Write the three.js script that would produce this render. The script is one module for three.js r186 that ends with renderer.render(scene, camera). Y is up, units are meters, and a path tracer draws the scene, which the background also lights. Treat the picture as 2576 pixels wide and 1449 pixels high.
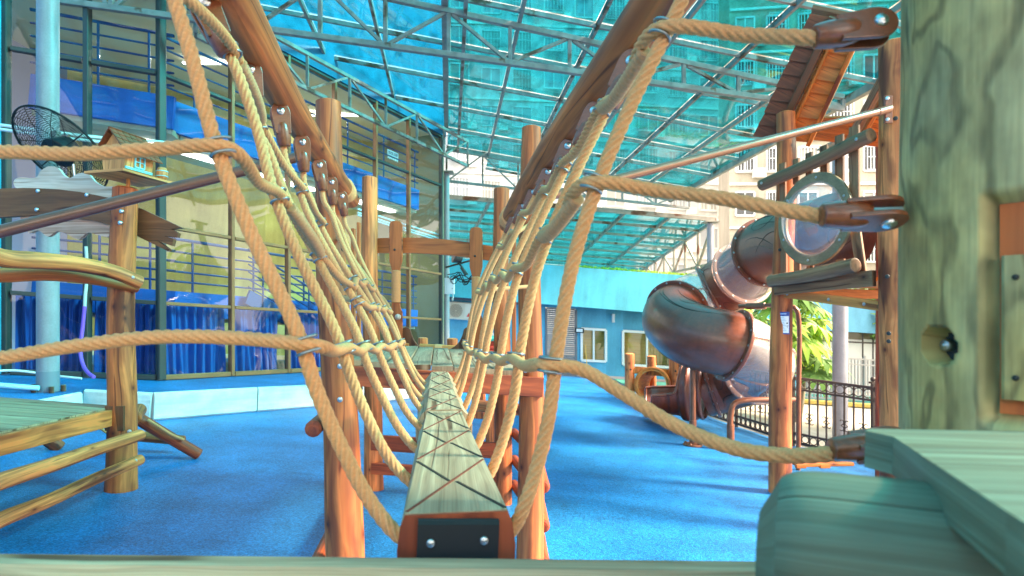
import * as THREE from 'three';
import { mergeGeometries } from 'three/addons/utils/BufferGeometryUtils.js';
import { MarchingCubes } from 'three/addons/objects/MarchingCubes.js';
import { RectAreaLightUniformsLib } from 'three/addons/lights/RectAreaLightUniformsLib.js';

// ---------------------------------------------------------------- camera, sky, sun, exposure
const H = 1.9, F = 1485, K = 0.075;            // eye height; pixel focal length of the layout drawing (2576 wide); fall of the site to the right per metre
const scene = new THREE.Scene();
const camera = new THREE.PerspectiveCamera(52.02, 1024 / 576, 0.05, 400);
camera.position.set(0, H, 0);
camera.setViewOffset(1024, 576, 0, -30.2, 1024, 576);   // lens shifted so that uprights stay upright
camera.focus = 3.0; camera.userData.fStop = 4.6;
const renderer = new THREE.WebGLRenderer({ antialias: true });
renderer.setSize(1024, 576);
renderer.toneMapping = THREE.LinearToneMapping;
renderer.toneMappingExposure = 5.2;
renderer.shadowMap.enabled = true;
RectAreaLightUniformsLib.init();

const R = s => () => { s |= 0; s = s + 0x6D2B79F5 | 0; let t = Math.imul(s ^ s >>> 15, 1 | s); t = t + Math.imul(t ^ t >>> 7, 61 | t) ^ t; return ((t ^ t >>> 14) >>> 0) / 4294967296; };
const hash = (x, y, s) => { let h = Math.imul(x, 374761393) + Math.imul(y, 668265263) + Math.imul(s, 2147483647 ^ 0x5bd1e995) | 0; h = Math.imul(h ^ h >>> 13, 1274126177); return ((h ^ h >>> 16) >>> 0) / 4294967296; };
function vn(x, y, px, py, s) {                 // periodic value noise
  const xi = Math.floor(x), yi = Math.floor(y), fx = x - xi, fy = y - yi, m = (a, b) => ((a % b) + b) % b;
  const u = fx * fx * (3 - 2 * fx), v = fy * fy * (3 - 2 * fy), x0 = m(xi, px), x1 = m(xi + 1, px), y0 = m(yi, py), y1 = m(yi + 1, py);
  return (hash(x0, y0, s) * (1 - u) + hash(x1, y0, s) * u) * (1 - v) + (hash(x0, y1, s) * (1 - u) + hash(x1, y1, s) * u) * v;
}
function fbm(x, y, px, py, s, o = 4) { let a = 0, w = .5, t = 0; for (let i = 0; i < o; i++) { a += w * vn(x, y, px, py, s + i * 17); t += w; x *= 2; y *= 2; px *= 2; py *= 2; w *= .5; } return a / t; }
const clamp = (v, a = 0, b = 1) => Math.min(b, Math.max(a, v)), mix = (a, b, t) => a + (b - a) * t, sst = (a, b, x) => { const t = clamp((x - a) / (b - a)); return t * t * (3 - 2 * t); };

{ // bright overcast sky, a little warmer and brighter towards the open right-hand side
  const w = 512, h = 256, d = new Float32Array(w * h * 4);
  for (let j = 0; j < h; j++) for (let i = 0; i < w; i++) {
    const el = (j + .5) / h * Math.PI - Math.PI / 2, n = fbm(i / w * 8, j / h * 6, 8, 6, 5, 5), k = (j * w + i) * 4;
    const up = clamp(Math.sin(el)), L = (el < 0 ? .45 : mix(1.15, .95, up)) * (.78 + .44 * n);
    d[k] = L * mix(1.1, .95, up); d[k + 1] = L * mix(1.0, .98, up); d[k + 2] = L * mix(.88, 1.04, up); d[k + 3] = 1;
  }
  const t = new THREE.DataTexture(d, w, h, THREE.RGBAFormat, THREE.FloatType);
  t.mapping = THREE.EquirectangularReflectionMapping; t.magFilter = t.minFilter = THREE.LinearFilter; t.wrapS = THREE.RepeatWrapping; t.needsUpdate = true;
  scene.background = t; scene.environment = t; scene.backgroundIntensity = .88; scene.environmentIntensity = .88;
}
const sun = new THREE.DirectionalLight(new THREE.Color(1, .82, .6), 4.6);
sun.position.set(22, 14.5, -7); sun.target.position.set(0, 0, -9); sun.castShadow = true; sun.shadow.radius = 24;
Object.assign(sun.shadow.camera, { left: -40, right: 40, top: 40, bottom: -40, near: .1, far: 120 }); sun.shadow.mapSize.set(2048, 2048);
scene.add(sun, sun.target);

// ---------------------------------------------------------------- helpers
const V = (x, y, z) => new THREE.Vector3(x, y, z);
const P = (x, y, D) => V((x - 1288) / F * D, H + (800 - y) / F * D, -D);     // a point seen at (x, y) of the drawing, D metres away
const L = (X, yy, D) => V(X, yy - K * X, -D);                                  // height yy over the (gently falling) ground
const yh = x => 800 + K * (x - 1288);
function tex(w, h, f, { srgb = true, rep } = {}) {
  const d = new Uint8Array(w * h * 4), c = [0, 0, 0];
  for (let j = 0; j < h; j++) for (let i = 0; i < w; i++) { f(i / w, j / h, c, i, j); const k = (j * w + i) * 4; d[k] = clamp(c[0]) * 255; d[k + 1] = clamp(c[1]) * 255; d[k + 2] = clamp(c[2]) * 255; d[k + 3] = 255; }
  const t = new THREE.DataTexture(d, w, h); t.wrapS = t.wrapT = THREE.RepeatWrapping; t.magFilter = THREE.LinearFilter; t.minFilter = THREE.LinearFilter;
  if (srgb) t.colorSpace = THREE.SRGBColorSpace; if (rep) t.repeat.set(...rep); t.needsUpdate = true; return t;
}
function again(t, a, b) { const c = t.clone(); c.repeat.set(a, b); c.needsUpdate = true; return c; }
// wood: grey-tan modulation, tile .75 m round by 2 m along
function wood(seed, { knots = 5, contrast = 1, blotch = .25, fine = 60 } = {}) {
  const r = R(seed), kn = []; for (let i = 0; i < knots; i++) kn.push([r(), r(), .012 + .02 * r()]);
  return tex(512, 1024, (u, v, c) => {
    let wx = fbm(u * 3, v * 3, 3, 3, seed, 3) - .5, bend = 0, dark = 0;
    for (const [ku, kv, kr] of kn) {
      let du = u - ku; du -= Math.round(du); let dv = v - kv; dv -= Math.round(dv); du *= .75; dv *= 2;
      const q = Math.hypot(du, dv * .35) / kr; bend += Math.sign(du) * Math.exp(-q * .45) * .05; if (q < 4) dark = Math.max(dark, .75 * Math.exp(-Math.hypot(du, dv * .8) / kr * 1.3) + .15 * (Math.sin(q * 9) * .5 + .5) * Math.exp(-q * .8));
    }
    const uu = u + wx * .1 + bend, g1 = fbm(uu * 14, v * 2, 14, 2, seed + 3, 3), g2 = fbm(uu * fine, v * 6, fine, 6, seed + 7, 2), b = fbm(u * 4 + wx * 2, v * 5, 4, 5, seed + 11, 4);
    const band = Math.abs(((uu * 9 + b * 1.6) % 1) - .5) * 2, crack = sst(.035, .0, Math.abs(fbm(uu * 6, v * 1, 6, 1, seed + 23, 2) - .5)) * sst(.5, .62, fbm(u * 3, v * 4, 3, 4, seed + 29, 2));
    let l = .8 + contrast * ((g1 - .5) * .34 + (g2 - .5) * .2 + (band - .5) * .12) + blotch * (b - .5) * .9; l *= 1 - dark * .85; l *= 1 - crack * .45;
    const dk = .8 - l; c[0] = l + dk * .12; c[1] = l - dk * .12 - (b - .5) * .05; c[2] = l - dk * .28 - (b - .5) * .1;
  });
}
const T1 = wood(11, { contrast: 1.25, blotch: .4 }), T2 = wood(37, { knots: 2, contrast: .8, blotch: .18, fine: 90 }), T3 = wood(71, { knots: 9, contrast: 1.25, blotch: .7, fine: 70 }), T4 = wood(53, { knots: 4, contrast: .75, blotch: .25, fine: 150 });
const tNear = tex(512, 1024, (u, v, c) => { // weathered timber, soft cathedral figure and blotches
  const a = fbm(u * 5, v * 3, 5, 3, 91, 4), b = fbm(u * 4 + a * 1.2, v * 2 + a * .4, 4, 2, 97, 3), e = Math.abs(((b * 6.5 + a * 1.1) % 1) - .5) * 2, f = fbm(u * 120, v * 9, 120, 9, 99, 2), g = fbm(u * 30, v * 20, 30, 20, 101, 3);
  const l = .74 + (a - .5) * .45 + (f - .5) * .12 + (g - .5) * .18 - .2 * sst(.5, .05, e) * sst(.35, .6, a + .05), w = sst(.3, .7, b); c[0] = l * mix(.94, 1.03, w); c[1] = l; c[2] = l * mix(.94, .8, w);
});
const tFib = tex(128, 256, (u, v, c) => { const g = fbm(u * 6 + v * 3, v * 24, 6, 24, 5, 3), s = vn(u * 40, v * 90, 40, 90, 8); const l = .88 + (g - .5) * .12 + (s - .5) * .06; c[0] = l; c[1] = l * .985; c[2] = l * .95; }, { rep: [20, 12] });
const tRub = tex(1024, 1024, (u, v, c) => { const n = fbm(u * 6, v * 6, 6, 6, 13, 5), s = vn(u * 300, v * 300, 300, 300, 15), s2 = vn(u * 150, v * 150, 150, 150, 19), st = sst(.66, .8, fbm(u * 9, v * 14, 9, 14, 21, 4)); let l = .76 + (n - .5) * .28 + (s - .5) * .3 + (s2 - .5) * .18; l *= 1 - .1 * st; c[0] = l * 1.02; c[1] = l; c[2] = l * .99; }, { rep: [.4, .4] });
const bRub = tex(512, 512, (u, v, c) => { c[0] = c[1] = c[2] = vn(u * 200, v * 200, 200, 200, 31); }, { srgb: false, rep: [.8, .8] });
const tWall = tex(512, 512, (u, v, c) => { const n = fbm(u * 5, v * 5, 5, 5, 41, 5), s = fbm(u * 30, v * 3, 30, 3, 43, 3), g = vn(u * 200, v * 200, 200, 200, 44); const l = .86 + (n - .5) * .22 + (s - .5) * .1 + (g - .5) * .06; c[0] = c[1] = c[2] = l; }, { rep: [.25, .25] });
const tRust = tex(256, 256, (u, v, c) => { const n = fbm(u * 6, v * 6, 6, 6, 51, 5), q = sst(.6, .75, n), g = .85 + (fbm(u * 20, v * 20, 20, 20, 53, 2) - .5) * .25; c[0] = mix(g, .55, q); c[1] = mix(g, .3, q); c[2] = mix(g, .15, q); }, { rep: [1, 1] });
const tDrop = tex(1024, 1024, (u, v, c) => { // water drops, dust and streaks on the roofing sheet
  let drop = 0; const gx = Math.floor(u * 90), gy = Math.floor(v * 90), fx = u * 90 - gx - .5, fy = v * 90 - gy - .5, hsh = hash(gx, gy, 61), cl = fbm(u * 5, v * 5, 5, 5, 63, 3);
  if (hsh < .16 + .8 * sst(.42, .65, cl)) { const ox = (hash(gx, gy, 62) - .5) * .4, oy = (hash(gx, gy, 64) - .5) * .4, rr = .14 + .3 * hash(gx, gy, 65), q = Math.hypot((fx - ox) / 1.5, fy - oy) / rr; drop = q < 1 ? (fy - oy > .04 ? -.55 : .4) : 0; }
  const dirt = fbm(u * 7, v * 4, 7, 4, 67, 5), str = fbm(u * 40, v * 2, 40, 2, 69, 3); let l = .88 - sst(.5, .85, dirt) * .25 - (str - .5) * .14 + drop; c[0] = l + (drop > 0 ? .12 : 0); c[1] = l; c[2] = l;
}, { rep: [.45, .45] });
const tPlas = tex(256, 256, (u, v, c) => { const n = fbm(u * 40, v * 40, 40, 40, 83, 2), s = fbm(u * 6, v * 60, 6, 60, 85, 2), b = fbm(u * 3, v * 3, 3, 3, 87, 4); const l = .8 + (n - .5) * .12 + (s - .5) * .1 + (b - .5) * .3; c[0] = l; c[1] = l * .99; c[2] = l * .98; });
const bPlas = tex(256, 256, (u, v, c) => { c[0] = c[1] = c[2] = fbm(u * 30, v * 30, 30, 30, 88, 3); }, { srgb: false, rep: [2, 2] });
const tScr = tex(512, 512, (u, v, c) => { let l = .35 + (fbm(u * 8, v * 8, 8, 8, 93, 4) - .5) * .5; const a = fbm(u * 3 + v * 5, v * 40 - u * 9, 3, 40, 95, 2); l = l * .25 + .3 * sst(.7, .8, a); c[0] = c[1] = c[2] = l; }, { srgb: false });

const col = (r, g, b) => new THREE.Color().setRGB(r, g, b);
const M = (c, rough = .7, o = {}) => new THREE.MeshPhysicalMaterial({ color: c, roughness: rough, ...o });
const wm = (c, t = T1, o = {}) => { const m = again(t, (t === T4 ? 2.6 : 1) / .75, (t === T4 ? 1.4 : 1) / 2); return M(c, .62, { map: m, bumpMap: m, bumpScale: .0018, clearcoat: .05, clearcoatRoughness: .45, ...o }); };
const W = {
  log: wm(col(.66, .155, .034)), log2: wm(col(.78, .19, .044), T3), red: wm(col(.55, .088, .02)), pale: wm(col(.93, .25, .065), T3), plank: wm(col(.70, .165, .034), T2), deck: wm(col(.58, .37, .23), T2, { roughness: .8, clearcoat: 0 }),
  orange: wm(col(1, .25, .022), T2), brown: wm(col(.25, .085, .03), T2), beam: wm(col(.70, .43, .25), T4, { roughness: .75, clearcoat: 0 }), near: M(col(.80, .62, .37), .8, { map: again(tNear, 2.8, 1.5), bumpMap: again(tNear, 2.8, 1.5), bumpScale: .002 }),
  stub: wm(col(.17, .205, .14), T4, { roughness: .7, clearcoat: 0 }), board: wm(col(.24, .28, .185), T4, { roughness: .7, clearcoat: 0 }), white: wm(col(.9, .68, .6), T2, { roughness: .8, clearcoat: 0 }), pink: wm(col(.85, .55, .45), T2, { roughness: .8, clearcoat: 0 }), light: wm(col(.95, .33, .07), T2), slat: wm(col(.42, .19, .085), T2), shingle: wm(col(.34, .08, .025), T2), house: wm(col(.95, .38, .12), T2),
};
const rope = M(col(.92, .43, .19), .8, { map: tFib, sheen: .2 });
const sleeve = M(col(.72, .37, .19), .8, { map: tFib });
const paint = M(col(.34, .085, .03), .33, { map: again(tPlas, 8, 8), clearcoat: .35, clearcoatRoughness: .25 });
const steel = M(col(.62, .62, .62), .28, { metalness: 1 }), zinc = M(col(.5, .5, .5), .38, { metalness: 1 }), clampM = M(col(.33, .33, .33), .35, { metalness: 1 }), dark = M(col(.02, .02, .02), .6), black = M(col(.007, .007, .008), .7);
const copper = M(col(.42, .14, .06), .36, { metalness: .25, map: again(tPlas, 5, 5), clearcoat: .4, clearcoatRoughness: .3 });
const frameM = M(col(.31, .3, .28), .55, { map: again(tRust, .5, .5) }), frameW = M(col(.4, .34, .27), .6, { map: again(tRust, .35, .35) }), column = M(col(.40, .38, .42), .45, { map: again(tWall, .6, .6) });
const floorM = M(col(.012, .255, .68), .46, { map: tRub, bumpMap: bRub, bumpScale: .003 });
const roofing = new THREE.MeshPhysicalMaterial({ color: col(.03, .52, .66), roughness: .05, transmission: 1, thickness: 0, ior: 1.45, map: tDrop });
const glass = new THREE.MeshPhysicalMaterial({ color: col(.72, .84, .88), roughness: .015, transmission: 1, thickness: 0, ior: 1.6, specularIntensity: .4 });
const glass2 = glass.clone(); glass2.specularIntensity = .85;
const clear = new THREE.MeshPhysicalMaterial({ color: col(.95, .86, .84), roughness: .14, roughnessMap: tScr, transmission: .74, thickness: 0, ior: 1.5 });
const plasB = M(col(.32, .078, .036), .3, { map: again(tPlas, .8, .8), bumpMap: again(bPlas, 3, 3), bumpScale: .0012, clearcoat: .5, clearcoatRoughness: .28 });
const mullion = M(col(.05, .055, .05), .45, { map: again(tWall, .8, .8) }), bronze = M(col(.46, .19, .075), .42, { map: again(tWall, .8, .8), metalness: .2 });
const iron = M(col(.065, .038, .026), .5), ironG = M(col(.3, .29, .28), .6);

// geometry: everything is given in world coordinates; parts are shifted to their thing's base
const base = new Map(), used = {};
const num = n => { used[n] = (used[n] || 0) + 1; return used[n] === 1 ? n : n + '_' + String(used[n] - 1).padStart(3, '0'); };
function thing(name, label, category, pos = V(0, 0, 0), group) {
  const g = new THREE.Group(); g.name = num(name); g.position.copy(pos); g.userData = { label, category }; if (group) g.userData.group = group; base.set(g, pos.clone()); scene.add(g); return g;
}
function part(name, geo, mat, parent, label, kind) {
  const b = base.get(parent), g = geo.isBufferGeometry ? geo : mg(geo); g.translate(-b.x, -b.y, -b.z);
  const m = new THREE.Mesh(g, mat); m.name = name; m.castShadow = m.receiveShadow = true; if (label) m.userData.label = label; if (kind) m.userData.kind = kind; base.set(m, b); parent.add(m); return m;
}
function struct(name, geo, mat, label) { const m = new THREE.Mesh(geo.isBufferGeometry ? geo : mg(geo), mat); m.name = num(name); m.userData = { kind: 'structure' }; if (label) m.userData.label = label; m.receiveShadow = m.castShadow = true; scene.add(m); return m; }
function mg(list) { const l = list.map(g => { const q = g.index ? g.toNonIndexed() : g; for (const k of Object.keys(q.attributes)) if (!['position', 'normal', 'uv'].includes(k)) q.deleteAttribute(k); return q; }); return mergeGeometries(l); }
function mk(pos, nor, uv, idx) { const g = new THREE.BufferGeometry(); g.setAttribute('position', new THREE.Float32BufferAttribute(pos, 3)); if (nor) g.setAttribute('normal', new THREE.Float32BufferAttribute(nor, 3)); g.setAttribute('uv', new THREE.Float32BufferAttribute(uv, 2)); if (idx) g.setIndex(idx); if (!nor) g.computeVertexNormals(); return g; }
// swept tube: pts, radius r (number or f(t)), options: rad sides, seg count, mod(theta, s, t) radius factor, cap, flat
function tube(pts, r, { rad = 14, seg, mod, cap = true, line = false, sy = 1, u0 = 0, tile = .75, bevel = .25 } = {}) {
  const curve = pts.length === 2 || line ? null : new THREE.CatmullRomCurve3(pts, false, 'centripetal');
  let C = [];
  if (curve) { const n = seg || Math.max(8, pts.length * 6); C = curve.getSpacedPoints(n); } else if (pts.length === 2) { const n = seg || 1; for (let i = 0; i <= n; i++) C.push(pts[0].clone().lerp(pts[1], i / n)); } else C = pts.map(p => p.clone());
  const n = C.length - 1, len = [0]; for (let i = 1; i <= n; i++) len.push(len[i - 1] + C[i].distanceTo(C[i - 1]));
  const tan = C.map((p, i) => C[Math.min(n, i + 1)].clone().sub(C[Math.max(0, i - 1)]).normalize());
  let N = Math.abs(tan[0].y) > .9 ? V(1, 0, 0) : V(0, 1, 0); N = N.sub(tan[0].clone().multiplyScalar(N.dot(tan[0]))).normalize();
  const pos = [], uv = [], idx = [], rf = typeof r === 'function' ? r : () => r, circ = Math.max(1, Math.round(rf(.5) * 6.283 / tile)) * tile;
  const ends = [];
  for (let i = 0; i <= n; i++) {
    if (i) N = N.clone().sub(tan[i].clone().multiplyScalar(N.dot(tan[i]))).normalize();
    const B = tan[i].clone().cross(N), t = len[i] / len[n], R0 = rf(t), ring = [];
    for (let j = 0; j <= rad; j++) { const th = j / rad * Math.PI * 2, q = R0 * (mod ? mod(j === rad ? 0 : th, len[i], t) : 1), p = C[i].clone().addScaledVector(N, Math.cos(th) * q * sy).addScaledVector(B, Math.sin(th) * q); pos.push(p.x, p.y, p.z); uv.push(u0 + j / rad * circ, len[i] + u0); ring.push(p); }
    if (i === 0 || i === n) ends.push([C[i], ring, tan[i], R0]);
    if (i) for (let j = 0; j < rad; j++) { const a = (i - 1) * (rad + 1) + j, b = a + rad + 1; idx.push(a, a + 1, b, b, a + 1, b + 1); }
  }
  const side = mk(pos, null, uv, idx), nn = side.attributes.normal;
  for (let i = 0; i <= n; i++) { const a = i * (rad + 1), b = a + rad, s = V(nn.getX(a) + nn.getX(b), nn.getY(a) + nn.getY(b), nn.getZ(a) + nn.getZ(b)).normalize(); nn.setXYZ(a, s.x, s.y, s.z); nn.setXYZ(b, s.x, s.y, s.z); }
  if (!cap) return side;
  const out = [side];
  ends.forEach(([c, ring, t, R0], e) => { // bevelled end grain
    const d = (e ? 1 : -1) * R0 * bevel * .5, q = [], u = [], ix = []; const inner = ring.map(p => c.clone().lerp(p, 1 - bevel).addScaledVector(t, d));
    ring.forEach(p => { q.push(p.x, p.y, p.z); }); inner.forEach(p => q.push(p.x, p.y, p.z)); inner.forEach(p => q.push(p.x, p.y, p.z)); const cc = c.clone().addScaledVector(t, d * 1.1); q.push(cc.x, cc.y, cc.z);
    const m = rad + 1; for (let k = 0; k < 3; k++) for (let j = 0; j <= rad; j++) u.push(j / rad * .2, k * .05); u.push(.1, .3);
    for (let j = 0; j < rad; j++) { const A = [j, m + j, j + 1, m + j, m + j + 1, j + 1], Bq = [2 * m + j, 3 * m, 2 * m + j + 1]; const f = l => { for (let k = 0; k < l.length; k += 3) e ? ix.push(l[k], l[k + 2], l[k + 1]) : ix.push(l[k], l[k + 1], l[k + 2]); }; f(A); f(Bq); }
    out.push(mk(q, null, u, ix));
  });
  return mg(out);
}
let logSeed = 1;
function log(pts, r, { rad = 20, taper = .06, seg, rough = .035, flare = 0, bevel = .3, u0 } = {}) { // rustic round timber
  const s = logSeed++ * 7, len = pts[0].distanceTo(pts[pts.length - 1]), n = seg || Math.max(10, Math.round(len * 9));
  return tube(pts, t => r * (1 + taper * (.5 - t) + flare * Math.exp(-t * 9)), { rad, seg: n, bevel, u0: u0 ?? s * .37 % 3, mod: (th, l) => 1 + rough * ((fbm(th / 6.2832 * 4, l * 2.2 + s, 4, 4096, s, 3) - .5) * 2) + rough * .7 * Math.sin(th * 2 + l * .9 + s) });
}
// four-strand laid rope
function ropeGeo(pts, r, { rad = 24, per = 20, pitch = 9.2, lobes = 6, sub } = {}) {
  const c = new THREE.CatmullRomCurve3(pts, false, 'centripetal'), len = c.getLength(), p = r * pitch, seg = Math.max(6, Math.ceil(len / p * per));
  return tube(sub ? pts : pts, r, { rad, seg, tile: .1, mod: (th, l) => 1.06 - .42 * Math.pow(1 - Math.abs(Math.cos((th - l / p * 6.2832) * lobes / 2)), 1.25) });
}
const sleeveGeo = (pts, r) => { const c = new THREE.CatmullRomCurve3(pts, false, 'centripetal'), len = c.getLength(); return tube(pts, r, { rad: 14, seg: Math.ceil(len / (r * .32)), tile: .1, mod: (th, l) => 1 + .13 * Math.sin((l / (r * .95) + th / 6.2832) * 6.2832) }); };
// chamfered bar between two points; w across, h along up
function bar(a, b, w, h = w, { up, c = .12 } = {}) {
  const t = b.clone().sub(a), len = t.length(); t.normalize(); let U = (up || (Math.abs(t.y) > .95 ? V(0, 0, 1) : V(0, 1, 0))).clone(); U.sub(t.clone().multiplyScalar(U.dot(t))).normalize(); const S = t.clone().cross(U), q = Math.min(w, h) * c;
  const sec = c ? [[-w / 2 + q, -h / 2], [w / 2 - q, -h / 2], [w / 2, -h / 2 + q], [w / 2, h / 2 - q], [w / 2 - q, h / 2], [-w / 2 + q, h / 2], [-w / 2, h / 2 - q], [-w / 2, -h / 2 + q]] : [[-w / 2, -h / 2], [w / 2, -h / 2], [w / 2, h / 2], [-w / 2, h / 2]];
  return sweepSection(sec, a, b, S, U, len);
}
let secSeed = 0;
function sweepSection(sec, a, b, S, U, len) {
  const pos = [], uv = [], o = (secSeed = (secSeed + .37) % 5), n = sec.length, at = (p, s) => p.clone().addScaledVector(S, s[0]).addScaledVector(U, s[1]); let u = o;
  const tri = (p, q, r, A, B, C) => { pos.push(p.x, p.y, p.z, q.x, q.y, q.z, r.x, r.y, r.z); uv.push(...A, ...B, ...C); };
  for (let i = 0; i < n; i++) { const s0 = sec[i], s1 = sec[(i + 1) % n], d = Math.hypot(s1[0] - s0[0], s1[1] - s0[1]), p = at(a, s0), q = at(a, s1), r = at(b, s1), w = at(b, s0); tri(p, r, q, [u, o], [u + d, len + o], [u + d, o]); tri(p, w, r, [u, o], [u, len + o], [u + d, len + o]); u += d; }
  for (let i = 1; i < n - 1; i++) { const f = s => [o + s[0], o + s[1] * .3]; tri(at(a, sec[0]), at(a, sec[i]), at(a, sec[i + 1]), f(sec[0]), f(sec[i]), f(sec[i + 1])); tri(at(b, sec[0]), at(b, sec[i + 1]), at(b, sec[i]), f(sec[0]), f(sec[i + 1]), f(sec[i])); }
  return mk(pos, null, uv);
}
// slab from a polygon (any number of corners, anticlockwise seen from its front) with thickness th behind it
function slab(pts, th, { u = null } = {}) {
  const n = pts[1].clone().sub(pts[0]).cross(pts[pts.length - 1].clone().sub(pts[0])).normalize(), e = (u || pts[1].clone().sub(pts[0])).clone().normalize(), f = n.clone().cross(e), pos = [], uv = [], o = pts[0];
  const t2 = p => { const d = p.clone().sub(o); return [d.dot(e) + 3, d.dot(f) + 3]; }, tri = (a, b, c, A, B, C) => { pos.push(a.x, a.y, a.z, b.x, b.y, b.z, c.x, c.y, c.z); uv.push(...A, ...B, ...C); };
  const sh = pts.map(p => new THREE.Vector2(p.clone().sub(o).dot(e), p.clone().sub(o).dot(f))), faces = THREE.ShapeUtils.triangulateShape(sh, []), bk = pts.map(p => p.clone().addScaledVector(n, -th));
  for (const [a, b, c] of faces) { tri(pts[a], pts[b], pts[c], t2(pts[a]), t2(pts[b]), t2(pts[c])); if (th) tri(bk[a], bk[c], bk[b], t2(bk[a]), t2(bk[c]), t2(bk[b])); }
  if (th) for (let i = 0; i < pts.length; i++) { const j = (i + 1) % pts.length, d = pts[i].distanceTo(pts[j]), A = t2(pts[i]); tri(pts[i], bk[i], pts[j], A, [A[0] + th, A[1]], [A[0], A[1] + d]); tri(bk[i], bk[j], pts[j], [A[0] + th, A[1]], [A[0] + th, A[1] + d], [A[0], A[1] + d]); }
  return mk(pos, null, uv);
}
// bolt head facing direction n at p
const bolt = (p, n, r = .012, h = .008) => { const g = new THREE.LatheGeometry([[.0001, h], [r * .35, h], [r * .4, h * .72], [r * .62, h * .78], [r * .85, h * .6], [r, h * .2], [r, -h]].map(a => new THREE.Vector2(...a)), 14); g.applyQuaternion(new THREE.Quaternion().setFromUnitVectors(V(0, 1, 0), n.clone().normalize())); g.translate(p.x, p.y, p.z); return g; };
// extruded outline in a plane: origin o, axes e (right) and f (up), depth along e x f
function plate(outline, o, e, f, depth, { holes = [], bev = .006, curve = 24 } = {}) {
  const s = outline instanceof THREE.Shape ? outline : new THREE.Shape(outline.map(p => new THREE.Vector2(...p))); for (const h of holes) s.holes.push(h);
  const g = new THREE.ExtrudeGeometry(s, { depth, bevelEnabled: bev > 0, bevelSize: bev, bevelThickness: bev, bevelSegments: 2, curveSegments: curve });
  g.applyMatrix4(new THREE.Matrix4().makeBasis(e, f, e.clone().cross(f)).setPosition(o)); return g;
}

function taperSection(sec, a, b, S, U, len, k) { // as sweepSection, the far end's width times k
  const g = sweepSection(sec, a, b, S, U, len), p = g.attributes.position, t = b.clone().sub(a).normalize(); for (let i = 0; i < p.count; i++) { const q = V(p.getX(i), p.getY(i), p.getZ(i)).sub(a), l = q.dot(t) / len, s = q.dot(S), h = q.clone().addScaledVector(t, -q.dot(t)).dot(U); q.addScaledVector(S, s * (mix(1, k, l * sst(-.1, -.01, h)) - 1)).add(a); p.setXYZ(i, q.x, q.y, q.z); } g.computeVertexNormals(); return g;
}

// ================================================================ the setting
{ // rubber playground floor to the horizon side; pavement beyond the iron fence
  const q = (x0, x1, d0, d1, yy) => slab([L(x0, yy, d0), L(x1, yy, d0), L(x1, yy, d1), L(x0, yy, d1)], 0, { u: V(1, 0, 0) });
  struct('ground', q(-120, 120, -120, 160, -.02), M(col(.42, .39, .34), .9, { map: again(tRub, .4, .4) }), 'pale ground around the site');
  struct('playground_floor', slab([[-12, -8], [6.6, -8], [6.6, 6.5], [5.95, 9], [5.05, 10.6], [4.5, 13.1], [4.1, 21.2], [-12, 23]].map(([x, d]) => L(x, 0, d)), 0, { u: V(1, 0, 0) }), floorM, 'blue speckled rubber floor of the playground');
  struct('pavement', slab([[5.2, 10.9], [9.2, 3], [16, 3], [14, 17.4], [4.4, 17.4], [4.7, 13.1]].map(([x, d]) => L(x, .004, d)), 0, { u: V(1, 0, 0) }), M(col(.62, .52, .40), .85, { map: again(tWall, .5, .5) }), 'pale pavement outside the iron fence');
  struct('kerb', [bar(L(3.6, .06, 17.5), L(16, .06, 18.2), .25, .12)], M(col(.75, .52, .12), .8, { map: again(tRust, 1, 1) }), 'yellow painted kerb beyond the iron fence');
  struct('path', slab([[3.6, 17.66], [16, 18.4], [18, 22], [3.6, 20.9]].map(([x, d]) => L(x, .03, d)), 0, { u: V(1, 0, 0) }), M(col(.08, .42, .33), .8, { map: tRub }), 'green strip of path before the grey fence');
  // raised floor in front of the glass building
  struct('raised_floor', slab([[-6.04, 7.3], [-6.11, 8.29], [-6.2, 8.56], [-5.3, 8.72], [-4.34, 9.99], [-2.67, 12.02], [-2.02, 13.02], [-1.0, 17.3], [-2.2, 17.3], [-10.5, 12], [-10.5, 7]].map(([x, d]) => L(x, .41, d)), .4, { u: V(1, 0, 0) }), floorM, 'raised blue floor along the glass building');
}
// padded white edging blocks, one after the other
{
  const pad = M(col(.93, .88, .86), .42, { map: again(tWall, 1, 1), clearcoat: .2 });
  const pts = [[-6.0, 7.1], [-6.07, 8.29], null, [-6.2, 8.54], [-5.29, 8.68], [-4.32, 9.97], [-3.42, 11.08], [-2.65, 12.0], [-2.0, 13.0], [-1.62, 14.4]];
  const lab = ['white padded block with a rusty end, beside the low log platform', 'white padded block facing front, partly behind the left log post', 'long white padded edging block right of the left log post', 'white padded edging block seen past the leaning ropes', 'white padded edging block under the far end of the rope bridge', 'short white padded block furthest along the blue ledge', 'last white padded block beyond the log tower'];
  let k = 0;
  for (let i = 0; i < pts.length - 1; i++) { const a = pts[i], b = pts[i + 1]; if (!a || !b) continue;
    const A = L(a[0], .205, a[1]), B = L(b[0], .205, b[1]), t = B.clone().sub(A).normalize(); A.addScaledVector(t, .012); B.addScaledVector(t, -.012);
    const g = thing('padded_block', lab[k] || 'white padded edging block', 'padded block', L((a[0] + b[0]) / 2, 0, (a[1] + b[1]) / 2), 'white padded blocks edging the raised floor'); k++;
    part('cushion', bar(A, B, .09, .41, { c: .3 }), pad, g); }
}

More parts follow.
